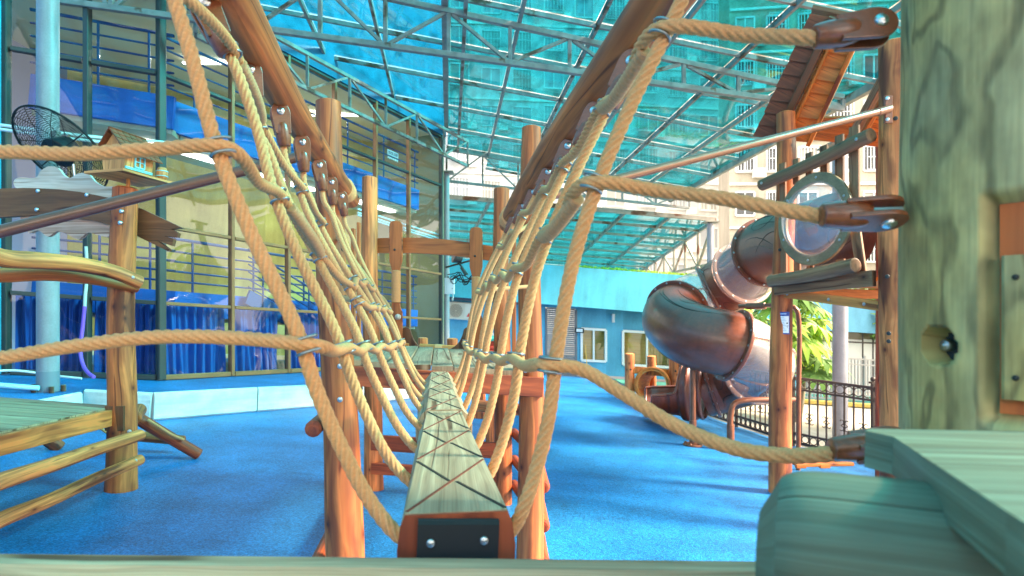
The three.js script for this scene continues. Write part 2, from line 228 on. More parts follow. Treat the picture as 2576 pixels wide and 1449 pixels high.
// ---------------------------------------------------------------- glass building on the left
const CX = -5.9, CD = 9.92;                                       // its corner
const wallB = (D, yy, off = 0) => { const n = [-.877, .48]; return L(CX + .547 * (D - CD) + n[0] * off, yy, D + n[1] * off); };   // long wall; off = metres behind the glass
const wallA = (s, yy, off = 0) => L(CX - 3.33 * s - .287 * off * -1 * 0 - .2 * off, yy, CD - s + .958 * off);                    // short wall at the left
const glassB = thing('glass_building', 'tall glass fronted building with dark mullions, blue railings and yellow walls inside', 'building', L(CX, .41, CD));
{
  const g = glassB, y0 = .43, hs = [0, 1.25, 2.55, 3.85, 5.1, 6.5, 8.2], DB = [9.92, 11.08, 12.22, 13.36, 14.55, 15.68, 16.97], SA = [0, .305, .62];
  const rail = M(col(.008, .05, .2), .35, { clearcoat: .4 }), blue = M(col(.012, .18, .72), .5, { map: again(tWall, .4, .4) }), yel = M(col(.7, .56, .17), .8, { map: again(tWall, .4, .4) }), lil = M(col(.3, .3, .5), .8), pale = M(col(.55, .5, .36), .8);
  // mullions and transoms
  DB.forEach((D, i) => part('mullion', bar(wallB(D, y0), wallB(D, 7.1), i === 0 ? .13 : .07, .12, { up: V(.877, 0, .48) }), i && i < 6 ? bronze : mullion, g));
  SA.slice(1).forEach(s => part('mullion', bar(wallA(s, y0), wallA(s, 7.4), .09, .12, { up: V(0, 0, 1) }), mullion, g));
  hs.forEach((h, k) => { for (let i = 0; i < 6; i++) { if (k === 3) continue; part('transom', bar(wallB(DB[i] + .045, y0 + h + .03), wallB(DB[i + 1] - .04, y0 + h + .03), .1, k ? .06 : .09, {}), k < 3 ? bronze : mullion, g); }
    if (k !== 2 && k !== 3) for (let i = 0; i < 2; i++) part('transom', bar(wallA(SA[i] + .02, y0 + h + .03), wallA(SA[i + 1] - .02, y0 + h + .03), .1, k ? .07 : .09, {}), mullion, g); });
  // panes, each with its own slight lean and wave so that reflections break up
  const r = R(5); const pane = (a, b, c, d, nx, nz) => { const n = 8, pos = [], uv = [], idx = []; const ph = r() * 6, am = .004 + .005 * r();
    for (let j = 0; j <= n; j++) for (let i = 0; i <= n; i++) { const u = i / n, v = j / n, p = a.clone().lerp(b, u).lerp(d.clone().lerp(c, u), v), e = am * Math.sin(u * 3.1 + v * 4 + ph) * Math.sin(Math.PI * u) * Math.sin(Math.PI * v); pos.push(p.x + nx * e, p.y, p.z + nz * e); uv.push(u, v); }
    for (let j = 0; j < n; j++) for (let i = 0; i < n; i++) { const q = j * (n + 1) + i; idx.push(q, q + 1, q + n + 1, q + 1, q + n + 2, q + n + 1); } return mk(pos, null, uv, idx); };
  for (let i = 0; i < 6; i++) for (let k = 0; k < 6; k++) { const gk = k < 3 ? glass2 : glass; if (k === 2) { part('pane', pane(wallB(DB[i] + .035, y0 + hs[2] + .06), wallB(DB[i + 1] - .035, y0 + hs[2] + .06), wallB(DB[i + 1] - .035, y0 + hs[4]), wallB(DB[i] + .035, y0 + hs[4]), .877, .48), gk, g); continue; } if (k === 3) continue;
    part('pane', pane(wallB(DB[i] + .035, y0 + hs[k] + .06), wallB(DB[i + 1] - .035, y0 + hs[k] + .06), wallB(DB[i + 1] - .035, y0 + hs[k + 1]), wallB(DB[i] + .035, y0 + hs[k + 1]), .877, .48), gk, g); }
  for (let i = 0; i < 2; i++) for (const [a, b] of [[0, 1], [1, 4], [4, 5], [5, 6]]) part('pane', pane(wallA(SA[i + 1] - .014, y0 + hs[a] + .065), wallA(SA[i] + .014, y0 + hs[a] + .065), wallA(SA[i] + .014, y0 + hs[b]), wallA(SA[i + 1] - .014, y0 + hs[b]), 0, 1), glass, g);
  // inside: back walls, floor slabs with blue fascia, balustrades, stair, curtains, lamps
  const I0 = L(-9.4, 0, 10.3);
  part('back_wall', [slab([[-10.9, 14.2], [-6.6, 15.8], [-6.6, 15.8, 10], [-10.9, 14.2, 10]].map(p => L(p[0], p[2] || .4, p[1])), .1), slab([[-6.6, 15.8], [-4.4, 18.6], [-4.4, 18.6, 10], [-6.6, 15.8, 10]].map(p => L(p[0], p[2] || .4, p[1])), .1)], yel, g);
  part('side_wall', slab([[-10.7, 9.6], [-10.7, 14.2], [-10.7, 14.2, 10], [-10.7, 9.6, 10]].map(p => L(p[0], p[2] || .4, p[1])), .1), lil, g);
  part('end_wall', slab([[-4.4, 18.6], [-2.05, 17.25], [-2.05, 17.25, 10], [-4.4, 18.6, 10]].map(p => L(p[0], p[2] || .4, p[1])), .1), M(col(.22, .2, .12), .8), g);
  part('inner_floor', slab([[-10.7, 9.75], [-8.0, 9.4], [-5.95, 10.05], [-2.15, 17.1], [-4.4, 18.6], [-6.6, 15.8], [-10.7, 14.2]].map(p => L(p[0], .405, p[1])), .02), pale, g);
  part('ceiling', slab([[-10.7, 9.3], [-5.95, 10.15], [-2.2, 17.1], [-4.4, 18.6], [-6.6, 15.8], [-10.7, 14.2]].map(p => L(p[0], 7.12, p[1])), .05), pale, g);
  // long wall storeys: first gallery 1.05..1.5 above sill, second 4.45..4.9
  for (const [a, b, rl, off, depth] of [[1.03, 1.5, [.18, .36, .54, .72, .95], .55, 1.5], [4.35, 4.92, [.2, .42, .64, .86, 1.08], .5, 1.7]]) {
    const A = o => wallB(CD - .1, 0, o), pts = (o, yy) => [wallA(.6, yy, o), wallA(-.02 * o, yy, o), wallB(CD + .55 * o, yy, o), wallB(16.6, yy, o)];
    const ln = pts(off, y0 + (a + b) / 2); for (let i = 0; i < 3; i++) part('gallery_fascia', bar(ln[i], ln[i + 1], .08, b - a, { c: .03 }), blue, g);
    part('gallery_floor', [slab([wallB(CD + .6, y0 + a + .02, off + .05), wallB(16.6, y0 + a + .02, off + .05), wallB(16.6, y0 + a + .02, off + depth), wallB(CD + .6, y0 + a + .02, off + depth)], .1), slab([wallA(.6, y0 + a + .02, off + .05), wallA(0, y0 + a + .02, off + .05), wallA(0, y0 + a + .02, off + depth), wallA(.6, y0 + a + .02, off + depth)], .1)], pale, g);
    for (const h of rl) { const q = pts(off, y0 + b + h); for (const i of [0, 1, 2]) part('railing_bar', tube([q[i], q[i + 1]], h === rl[4] ? .03 : .02, { rad: 8, cap: false }), rail, g); }
    for (let D = CD + .8; D < 16.5; D += 1.15) part('railing_post', tube([wallB(D, y0 + b, off), wallB(D, y0 + b + rl[4], off)], .022, { rad: 8, cap: false }), rail, g);
    for (const s of [.1, .32, .55]) part('railing_post', tube([wallA(s, y0 + b, off), wallA(s, y0 + b + rl[4], off)], .022, { rad: 8, cap: false }), rail, g);
  }
  // stair coming down from left to right behind the long wall
  for (let k = 0; k < 6; k++) part('stair_rail', tube([wallB(11.6, y0 + 2.45 - k * .15, .3), wallB(14.6, y0 + 1.05 - k * .15, .3)], k ? .016 : .026, { rad: 8, cap: false }), rail, g);
  for (const t of [.1, .45, .8]) part('stair_post', tube([wallB(11.6 + 3 * t, y0 + 2.45 - 1.4 * t, .3), wallB(11.6 + 3 * t, y0 + 1.45 - 1.4 * t, .3)], .02, { rad: 8, cap: false }), rail, g);
  part('stair_string', bar(wallB(11.6, y0 + 1.5, .34), wallB(14.7, y0 + .1, .34), .06, .3), M(col(.03, .1, .3), .5), g);
  // curtains behind the lowest panes
  const cur = M(col(.018, .12, .42), .75, { side: THREE.DoubleSide, sheen: .5 });
  const curtain = (f, u0, u1, n, seed) => { const rr = R(seed), pos = [], uv = [], idx = [], m = 70, rows = 10; const ph = rr() * 6; for (let j = 0; j <= rows; j++) for (let i = 0; i <= m; i++) { const u = i / m, v = j / rows, o = .2 + .05 * Math.sin(u * n * 6.28 + ph + Math.sin(v * 2 + u * 9) * .7) + .03 * Math.sin(u * n * 15 + v * 1.5 + ph * 2) + .05 * (1 - v) * Math.sin(u * 5 + ph), p = f(mix(u0, u1, u), y0 + .02 + 1.22 * v, o); pos.push(p.x, p.y, p.z); uv.push(u, v); }
    for (let j = 0; j < rows; j++) for (let i = 0; i < m; i++) { const q = j * (m + 1) + i; idx.push(q, q + 1, q + m + 1, q + 1, q + m + 2, q + m + 1); } return mk(pos, null, uv, idx); };
  for (let i = 0; i < 4; i++) part('curtain', curtain((u, y, o) => wallB(u, y, o), DB[i] + .08, DB[i + 1] - .03, 6, 20 + i), cur, g);
  for (let i = 0; i < 2; i++) part('curtain', curtain((u, y, o) => wallA(u, y, o), SA[i] + .03, SA[i + 1] - .01, 6, 30 + i), M(col(.008, .06, .3), .8), g);
  part('upper_wall', [slab([wallB(CD - .05, 7.0, -.08), wallB(17.1, 7.0, -.08), wallB(17.1, 14, -.08), wallB(CD - .05, 14, -.08)], .3), slab([wallA(.72, 7.35, -.08), wallA(.02, 7.35, -.08), wallA(.02, 14, -.08), wallA(.72, 14, -.08)], .3)], M(col(.02, .2, .38), .7, { map: tWall }), g, 'blue painted wall above the glass');
  part('pillar', bar(wallA(.7, .41, -.12), wallA(.7, 9, -.12), .42, .42), M(col(.03, .42, .7), .6, { map: tWall }), g, 'turquoise pillar at the left end');
  part('side_wing', [slab([L(-10.75, 0, 9.6), L(-10.75, 0, -14), L(-10.75, 14, -14), L(-10.75, 14, 9.6)].reverse(), .3)], M(col(.05, .3, .6), .8, { map: tWall }), g, 'plain blue side wing running back past the viewpoint');
  // ceiling lamps under the upper gallery
  const lampM = M(col(.9, .9, .9), .5, { emissive: col(1, .98, .93), emissiveIntensity: 3.2 });
  for (const [D, o] of [[10.95, 1.3], [13.2, 1.3], [15.6, 1.1]]) { const c = wallB(D, y0 + 4.22, o), e = V(.48, -.036, -.877), f = V(.877, -.065, .48);
    part('ceiling_light', slab([c.clone().addScaledVector(e, -.75).addScaledVector(f, -.11), c.clone().addScaledVector(e, -.75).addScaledVector(f, .11), c.clone().addScaledVector(e, .75).addScaledVector(f, .11), c.clone().addScaledVector(e, .75).addScaledVector(f, -.11)].reverse(), .03), lampM, g);
    const l = new THREE.RectAreaLight(col(1, .95, .82), 5.5, .22, 1.5); l.position.copy(c).add(V(0, -.06, 0)); l.lookAt(c.x, -5, c.z); scene.add(l); }
  for (const [D, o] of [[12, 2.0], [15, 1.9]]) { const c = wallB(D, 7.0, o); part('ceiling_light', slab([V(-.7, 0, -.04), V(.7, 0, -.04), V(.7, 0, .04), V(-.7, 0, .04)].map(p => p.add(c)), .03), lampM, g); const l = new THREE.RectAreaLight(col(1, .95, .82), 60, 1.4, .08); l.position.copy(c).add(V(0, -.06, 0)); l.lookAt(c.x, -5, c.z); scene.add(l); }
  // lettering seen from behind through the glass
  const cv = document.createElement('canvas'); cv.width = 256; cv.height = 80; const x = cv.getContext('2d'); x.fillStyle = '#e4e8ea'; x.fillRect(0, 0, 256, 80); x.translate(256, 0); x.scale(-1, 1); x.fillStyle = '#1d2740'; x.font = 'bold 56px sans-serif'; x.textAlign = 'center'; x.fillText('BELIEVE', 128, 61, 236);
  const ct = new THREE.CanvasTexture(cv); ct.colorSpace = THREE.SRGBColorSpace;
  const q4 = (a, b, h0, h1) => { const sp = [wallB(a, h0, .04), wallB(b, h0, .04), wallB(b, h1, .04), wallB(a, h1, .04)]; return mk(sp.flatMap(p => [p.x, p.y, p.z]), null, [0, 0, 1, 0, 1, 1, 0, 1], [0, 1, 2, 0, 2, 3]); };
  part('sticker', q4(14.98, 15.36, 5.83, 5.97), M(col(1, 1, 1), .6, { map: ct }), g, 'white sticker with mirrored BELIEVE lettering'); const rs = R(12); let sx = 14.99; const dash = []; while (sx < 15.34) { const w = .012 + .018 * rs(); dash.push(q4(sx, sx + w, 5.735 + .015 * rs(), 5.79)); sx += w + .008; } part('sticker', dash, M(col(.85, .87, .88), .6), g, 'line of small illegible white marks');
}

// ---------------------------------------------------------------- canopy of turquoise sheets on steel
const roofY = (X, D) => 7.35 - .142 * (X + .46) - .026 * (D - 10.6);
const cp = (i, j, dy = 0) => { const X0 = -1.206 + 1.34 * i, D0 = 18.7 - 1.72 * j, D = D0 + .107 * (X0 + 1.2), X = X0 - .107 * (D - 10.6); return V(X, roofY(X, D) + dy, -D); };
{
  const g = thing('glazed_canopy', 'large turquoise glazed canopy on grey steel trusses over the whole playground', 'canopy', V(0, 0, -10));
  const behind = p => -p.z > CD && p.x < CX + .547 * (-p.z - CD) - .1 || -p.z <= CD && p.x < -8.6;
  const r = R(77), NJ = 17;
  for (let i = -6; i < 6; i++) for (let j = i > 0 ? -1 : 0; j < NJ; j++) { const a = cp(i, j), b = cp(i + 1, j), c = cp(i + 1, j + 1), d = cp(i, j + 1); if ([a, b, c, d].every(behind)) continue;
    const o = [r() * 5, r() * 5], q = [a, b, c, d].map((p, k) => V(p.x + (k === 0 || k === 3 ? .03 : -.03), p.y + .02, p.z + (k < 2 ? .03 : -.03))), w = 1.34, h = 1.72;
    // sheet with a shallow dip
    const n = 6, pos = [], uv = [], idx = []; const dip = .012 + .012 * r(); for (let v = 0; v <= n; v++) for (let u = 0; u <= n; u++) { const p = q[0].clone().lerp(q[1], u / n).lerp(q[3].clone().lerp(q[2], u / n), v / n); pos.push(p.x, p.y - dip * Math.sin(Math.PI * u / n) * Math.sin(Math.PI * v / n), p.z); uv.push(o[0] + u / n * w, o[1] + v / n * h); }
    for (let v = 0; v < n; v++) for (let u = 0; u < n; u++) { const k = v * (n + 1) + u; idx.push(k, k + 1, k + n + 1, k + 1, k + n + 2, k + n + 1); }
    part('roof_panel', mk(pos, null, uv, idx), roofing, g); }
  for (let j = -1; j <= NJ; j++) for (let i = j < 0 ? 1 : -6; i < 6; i++) { const a = cp(i, j, -.035), b = cp(i + 1, j, -.035); if (behind(a) && behind(b)) continue; part('purlin', bar(a, b, .06, .08, { c: .05 }), frameM, g); }
  for (let i = -6; i <= 6; i++) { let j0 = NJ; while (j0 > 0 && behind(cp(i, 0).lerp(cp(i, NJ), 0)) === false && 0) j0--; let s = i > 0 ? -1 : 0; while (s < NJ && behind(cp(i, s))) s++; if (s < NJ) part('rafter', bar(cp(i, s, -.045), cp(i, NJ, -.045), i === 0 || i === 6 ? .12 : .06, i === 6 ? .16 : .1, { c: .05 }), i >= 5 ? frameW : frameM, g); }
  part('girder', [bar(cp(.27, 0, -.1), cp(.27, NJ, -.1), .07, .16, { c: .05 })], frameM, g);
  // trusses: chords, uprights and braces, each a piece
  const truss = (a, b, ta, tb, n, w0, mat, ph = 0, w = w0 * 1.12) => { // a..b lower chord ends, ta..tb upper chord ends
    part('lower_chord', bar(a, b, w, w, { c: .06 }), mat, g); part('upper_chord', bar(ta, tb, w, w, { c: .06 }), mat, g);
    for (let k = 0; k <= n; k++) { const t = k / n; part('truss_upright', bar(a.clone().lerp(b, t).add(V(0, w / 2, 0)), ta.clone().lerp(tb, t).add(V(0, -w / 2, 0)), w * .72, w * .72, { c: .05 }), mat, g);
      if (k < n) { const u = (k + .5) / n, up = (k + ph) % 2 === 0, s = up ? t : (k + 1) / n, e = up ? (k + 1) / n : t; const p = ta.clone().lerp(tb, mix(s, e, .06)).add(V(0, -w / 2, 0)), q = a.clone().lerp(b, mix(s, e, .94)).add(V(0, w / 2, 0)); part('truss_brace', bar(p, q, w * .6, w * .6, { c: .05 }), mat, g); } } };
  const tA = (X, D) => [L(X, 6.46, D), V(X, roofY(X, D) - .14, -D)], a0 = tA(-7.6, 9.45), a1 = tA(6.45, 11.5); truss(a0[0], a1[0], a0[1], a1[1], 13, .085, frameM);
  const tB = D => { const p = wallB(D, 0, -.45), X = p.x, z = -p.z; return [L(X, 6.28, z), V(X, Math.min(roofY(X, z) - .14, 7.0 - K * X), -z)]; }; const b0 = tB(10.2), b1 = tB(17.6); truss(b0[0], b1[0], b0[1], b1[1], 7, .07, frameM, 1);
  const c0 = cp(0, 0, -.12), c1 = cp(6, 0, -.12); truss(c0.clone().add(V(0, -1.0, 0)), c1.clone().add(V(0, -.55, 0)), c0, c1, 7, .07, frameM, 1);
  const e0 = cp(-5, 14, -.12), e1 = cp(6, 14, -.12); truss(e0.clone().add(V(0, -.7, 0)), e1.clone().add(V(0, -.5, 0)), e0, e1, 11, .085, frameM);
}
// canopy columns
{
  const mk1 = (label, X, D, y0, y1, r, extra) => { const g = thing('canopy_column', label, 'column', L(X, y0, D), 'grey round columns carrying the canopies');
    part('shaft', tube([L(X, y0, D), L(X, y1, D)], r, { rad: 28, seg: 8, bevel: .02, mod: (t, l) => 1 + .004 * Math.sin(l * 3) }), column, g);
    part('cap_plate', bar(L(X, y1 + .02, D), L(X, y1 + .05, D), r * 4.4, r * 4.4, { c: 0 }), frameW, g); if (extra) extra(g); return g; };
  mk1('thick grey column behind the black fan, dark painted foot', -6.40, 8.14, .41, 6.36, .13, g => { part('foot', tube([L(-6.4, .41, 8.14), L(-6.4, .69, 8.14)], .133, { rad: 28, bevel: .01 }), M(col(.18, .2, .24), .5), g); for (const a of [-.4, .9, 2.2, 3.6, 5]) part('foot_nut', tube([L(-6.4 + .17 * Math.sin(a), .41, 8.14 - .17 * Math.cos(a)), L(-6.4 + .17 * Math.sin(a), .5, 8.14 - .17 * Math.cos(a))], .035, { rad: 6, bevel: .2 }), frameM, g); const q = P(140, 350, 7.98); part('junction_box', bar(q.clone().add(V(0, -.1, 0)), q.clone().add(V(0, .1, 0)), .1, .09), frameM, g); });
  mk1('slim pale column at the end of the glass building with a white box on it', -2.01, 18.0, 0, 6.15, .105);
  mk1('grey column outside the iron fence on the right', 6.42, 11.55, 0, 5.72, .137);
  mk1('pale column rising behind the brown tube slide', 6.15, 18.3, 0, 5.3, .1);
}
{ // lower canopy beyond
  const g = thing('far_canopy', 'second lower turquoise canopy above the blue building', 'canopy', V(0, 0, -26));
  const A = [P(1120, 490, 20), P(1800, 548, 20)], B = [P(1060, 655, 33), P(1592, 693, 33)], q = (u, v, dy = 0) => A[0].clone().lerp(A[1], u).lerp(B[0].clone().lerp(B[1], u), v).add(V(0, dy, 0));
  const nu = 6, nv = 8, r = R(9); for (let i = 0; i < nu; i++) for (let j = 0; j < nv; j++) { const p = [q(i / nu, j / nv, .02), q((i + 1) / nu, j / nv, .02), q((i + 1) / nu, (j + 1) / nv, .02), q(i / nu, (j + 1) / nv, .02)], o = r() * 5; part('roof_panel', mk(p.flatMap(v => [v.x, v.y, v.z]), null, [o, o, o + 1.5, o, o + 1.5, o + 1.6, o, o + 1.6], [0, 1, 2, 0, 2, 3]), roofing, g); }
  for (let j = 0; j <= nv; j++) part('purlin', bar(q(0, j / nv, -.05), q(1, j / nv, -.05), .09, j ? .1 : .15, {}), frameW, g);
  for (let i = 0; i <= nu; i++) part('rafter', bar(q(i / nu, 0, -.06), q(i / nu, 1, -.06), .09, .13, {}), frameM, g);
  const n = 8; part('lower_chord', bar(q(1, .02, -1.5), q(1, 1, -.35), .1, .1), frameW, g);
  for (let k = 0; k < n; k++) { const t = .02 + .96 * k / n, t2 = .02 + .96 * (k + 1) / n, d = t => mix(-1.5, -.35, (t - .02) / .98); part('truss_upright', bar(q(1, t, d(t)), q(1, t, -.1), .08, .08), frameW, g); part('truss_brace', bar(q(1, t, k % 2 ? d(t) : -.1), q(1, t2, k % 2 ? -.1 : d(t2)), .08, .08), frameW, g); }
}

// ---------------------------------------------------------------- blue building at the far end
const BD = (x, off = 0) => (21 - off - .245) / (1 - .107 * (x - 1288) / F), PB = (x, y, off = 0) => P(x, y, BD(x, off));
{
  const g = thing('blue_building', 'single storey turquoise blue building with a deep parapet at the far end', 'building', L(1, 0, 21));
  const wallM = M(col(.13, .54, .8), .75, { map: tWall }), parM = M(col(.09, .55, .70), .7, { map: again(tWall, .3, .3) }), whiteM = M(col(.8, .8, .78), .45), yb = x => yh(x) + F * 1.88 / BD(x);
  // wall built as strips around its openings
  const op = [[1372, 1451, 766, null], [1463, 1524, 826, 908], [1567, 1688, 832, 921]], strip = (x0, x1, f0, f1) => slab([PB(x0, f1(x0)), PB(x1, f1(x1)), PB(x1, f0(x1)), PB(x0, f0(x0))], .25);
  const top = x => 740 + .077 * (x - 1200), l = [strip(1080, 1372, top, yb), strip(1451, 1463, top, yb), strip(1524, 1567, top, yb), strip(1688, 2020, top, yb), strip(1372, 1451, top, x => 772 + .06 * (x - 1372)), strip(1463, 1524, top, x => 826 + .06 * (x - 1463)), strip(1463, 1524, x => 906 + .05 * (x - 1463), yb), strip(1567, 1688, top, x => 832 + .065 * (x - 1567)), strip(1567, 1688, x => 917 + .055 * (x - 1567), yb)];
  part('wall', l, wallM, g);
  const pt = x => 652 + .0775 * (x - 1200), pb = x => 751 + .08 * (x - 1200), par = (x0, x1, f0, f1, off, th) => slab([PB(x0, f1(x0), off), PB(x1, f1(x1), off), PB(x1, f0(x1), off), PB(x0, f0(x0), off)], th);
  part('parapet', par(1090, 2010, pt, pb, .95, .22), parM, g);
  part('soffit', slab([PB(1090, pb(1090) - 1, .74), PB(2010, pb(2010) - 1, .74), PB(2010, pb(2010) - 8, .01), PB(1090, pb(1090) - 8, .01)].reverse(), .02), M(col(.3, .24, .2), .8), g);
  part('roof_deck', slab([PB(1090, 690, .7), PB(2010, 740, .7), P(2010, 700, 34), P(1000, 690, 34)], .1), M(col(.35, .35, .35), .9), g);
  part('corrugated_trim', par(1090, 1330, x => pb(x) + 1, x => pb(x) + 7, .5, .04), M(col(.1, .12, .16), .6), g);
  part('plinth', par(1451, 2000, x => yb(x) - 5, x => yb(x) + 1, .04, .04), M(col(.55, .42, .38), .8), g);
  const winGlass = new THREE.MeshPhysicalMaterial({ color: col(.7, .68, .55), roughness: .03, transmission: 1, thickness: 0, ior: 1.75 }), room = M(col(.95, .72, .32), .8), slatM = M(col(.9, .62, .2), .6);
  const win = (x0, x1, y0, y1, s0, s1) => { const f0 = x => y0 + s0 * (x - x0), f1 = x => y1 + s1 * (x - x0), W_ = .06; const c = (x, y, o) => PB(x, y, o);
    const fr = part('window', [bar(c(x0, f0(x0), .02), c(x1, f0(x1), .02), .09, .09), bar(c(x0, f1(x0), .02), c(x1, f1(x1), .02), .09, .09), bar(c(x0, f0(x0), .021), c(x0, f1(x0), .021), .09, .09), bar(c(x1, f0(x1), .021), c(x1, f1(x1), .021), .09, .09)], whiteM, g);
    const xm = (x0 + x1) / 2; part('sash_bar', bar(c(xm, f0(xm), .03), c(xm, f1(xm), .03), .07, .06), whiteM, fr);
    for (const [a, b] of [[x0, xm], [xm, x1]]) part('pane', slab([c(a + 1, f1(a), -.02), c(b - 1, f1(b), -.02), c(b - 1, f0(b), -.02), c(a + 1, f0(a), -.02)], 0), winGlass, fr);
    part('room_wall', [slab([c(x0 - 5, f1(x0), -.6), c(x1 + 5, f1(x1), -.6), c(x1 + 5, f0(x1) - 10, -.6), c(x0 - 5, f0(x0) - 10, -.6)], .02)], room, fr);
    for (let k = 1; k < 9; k++) { const t = k / 9; part('blind_slat', bar(c(x0 + 2, mix(f0(x0), f1(x0), t), -.1), c(x1 - 2, mix(f0(x1), f1(x1), t), -.1), .02, .02, { c: 0 }), slatM, fr); } };
  win(1463, 1524, 826, 906, .06, .05); win(1567, 1688, 832, 917, .065, .055);
  // louvred grey service door
  const dr = part('louvre_door', [bar(PB(1374, 775), PB(1374, 940), .08, .1), bar(PB(1449, 780), PB(1449, 944), .08, .1), bar(PB(1412, 905, -.02), PB(1412, 942, -.02), 1.0, .05, { c: 0, up: V(0, 0, 1) })], M(col(.16, .17, .19), .5), g);
  for (let k = 0; k < 26; k++) { const t = k / 26, y = x => mix(775, 905, t) + .06 * (x - 1374); part('louvre', bar(PB(1376, y(1376)), PB(1447, y(1447)), .07, .02, { c: 0, up: V(0, .8, .6) }), M(col(.3, .31, .34), .5), dr); }
  const dw = part('shuttered_window', [bar(PB(1208, 838), PB(1262, 841), .08, .08), bar(PB(1208, 838, .01), PB(1208, 935, .01), .08, .08), bar(PB(1262, 841, .01), PB(1262, 938, .01), .08, .08)], whiteM, g);
  for (let k = 0; k < 16; k++) part('blind_slat', bar(PB(1210, 842 + k * 5.6), PB(1260, 845 + k * 5.6), .1, .05, { c: 0, up: V(0, .8, .6) }), M(col(.7, .68, .62), .6), dw);
}
{ // things on the blue building
  const lampP = PB(1543, 800, .18), g = thing('wall_lamp', 'small white box lamp on the blue wall between the two windows', 'wall lamp', lampP); part('lamp_body', bar(lampP.clone().add(V(0, -.15, 0)), lampP.clone().add(V(0, .15, 0)), .09, .12), M(col(.7, .7, .7), .4), g); part('bracket', bar(lampP.clone().add(V(-.06, .12, 0)), lampP.clone().add(V(-.06, .12, -.2)), .03, .03), iron, g);
  const fp = PB(1459, 830, .25), f = thing('flood_light', 'black flood light beside the louvred door', 'flood light', fp); part('housing', bar(fp.clone().add(V(-.18, 0, 0)), fp.clone().add(V(.14, -.02, 0)), .06, .17), dark, f); part('lens', bar(fp.clone().add(V(-.13, 0, .035)), fp.clone().add(V(.09, -.015, .035)), .01, .11), M(col(.7, .75, .78), .15), f); part('arm', bar(fp.clone().add(V(0, 0, -.03)), fp.clone().add(V(0, .02, -.24)), .03, .03), dark, f);
  const b0 = PB(1473, 867, .12), b1 = PB(1478, 945, .35), b = thing('broom', 'yellow broom leaning on the blue wall under the small window', 'broom', b1.clone()); part('handle', tube([b0, b1], .014, { rad: 8 }), M(col(.8, .5, .1), .5), b); part('brush', bar(b1.clone().add(V(-.22, .05, .05)), b1.clone().add(V(.2, .0, .05)), .1, .1), M(col(.75, .4, .05), .9), b);
  const ap = PB(1160, 782, .32), a = thing('air_conditioner', 'white air conditioner unit hung on the blue wall by the slim column', 'air conditioner', ap);
  part('casing', bar(ap.clone().add(V(-.52, .04, 0)), ap.clone().add(V(.42, -.03, 0)), .38, .6, { c: .08 }), M(col(.68, .62, .5), .5), a); const fc = PB(1147, 781, .52); part('fan_grille', mg([.05, .09, .13, .17, .21].map(r => { const t = new THREE.TorusGeometry(r, .008, 6, 28); t.translate(fc.x, fc.y, fc.z); return t; })), M(col(.3, .24, .18), .6), a); part('service_panel', bar(ap.clone().add(V(.14, 0, .2)), ap.clone().add(V(.38, -.02, .2)), .02, .5), M(col(.72, .68, .58), .5), a); part('warning_sticker', mk((() => { const p = ap.clone().add(V(.2, -.2, .22)); return [p.x, p.y, p.z, p.x + .16, p.y, p.z, p.x + .08, p.y + .14, p.z]; })(), null, [0, 0, 1, 0, .5, 1], [0, 1, 2]), M(col(.7, .06, .04), .5), a);
}
{ // building at the right beyond the grey fence
  const g = thing('fenced_building', 'blue and white building with dark framed windows beyond the grey fence', 'building', L(12, 0, 25)), Q = (x, y, o = 0) => P(x, y, 24 - o);
  const sl = (x0, x1, y0, y1, o, th) => slab([Q(x0, y1, o), Q(x1, y1 + .06 * (x1 - x0), o), Q(x1, y0 + .06 * (x1 - x0), o), Q(x0, y0, o)], th);
  part('fascia', sl(1930, 2560, 740, 822, .6, .3), M(col(.18, .48, .68), .7, { map: tWall }), g);
  part('wall', sl(1900, 2560, 815, 1005, -.1, .2), M(col(.78, .74, .68), .8, { map: tWall }), g);
  const fm = M(col(.06, .05, .05), .4); for (const x of [1990, 2042, 2055, 2098, 2128, 2170, 2196, 2260]) part('mullion', bar(Q(x, 824, .02), Q(x, 985, .02), .06, .06), fm, g); for (const y of [826, 852]) part('transom', bar(Q(1985, y, .025), Q(2300, y + 16, .025), .06, .06), fm, g);
  const pg = new THREE.MeshPhysicalMaterial({ color: col(.9, .9, .88), roughness: .08, transmission: .5, thickness: 0 }); for (const [a, b] of [[1990, 2042], [2055, 2098], [2098, 2128], [2128, 2170], [2170, 2196], [2196, 2260]]) { part('pane', sl(a, b, 853, 985, .03, 0), pg, g); part('pane', sl(a, b, 828, 852, .03, 0), new THREE.MeshPhysicalMaterial({ color: col(.2, .16, .1), roughness: .05, transmission: .3, thickness: 0 }), g); }
  part('pillar', tube([Q(2050, 830, .3), Q(2050, 1000, .3)], .16, { rad: 16, cap: false }), M(col(.42, .38, .42), .6), g);
}
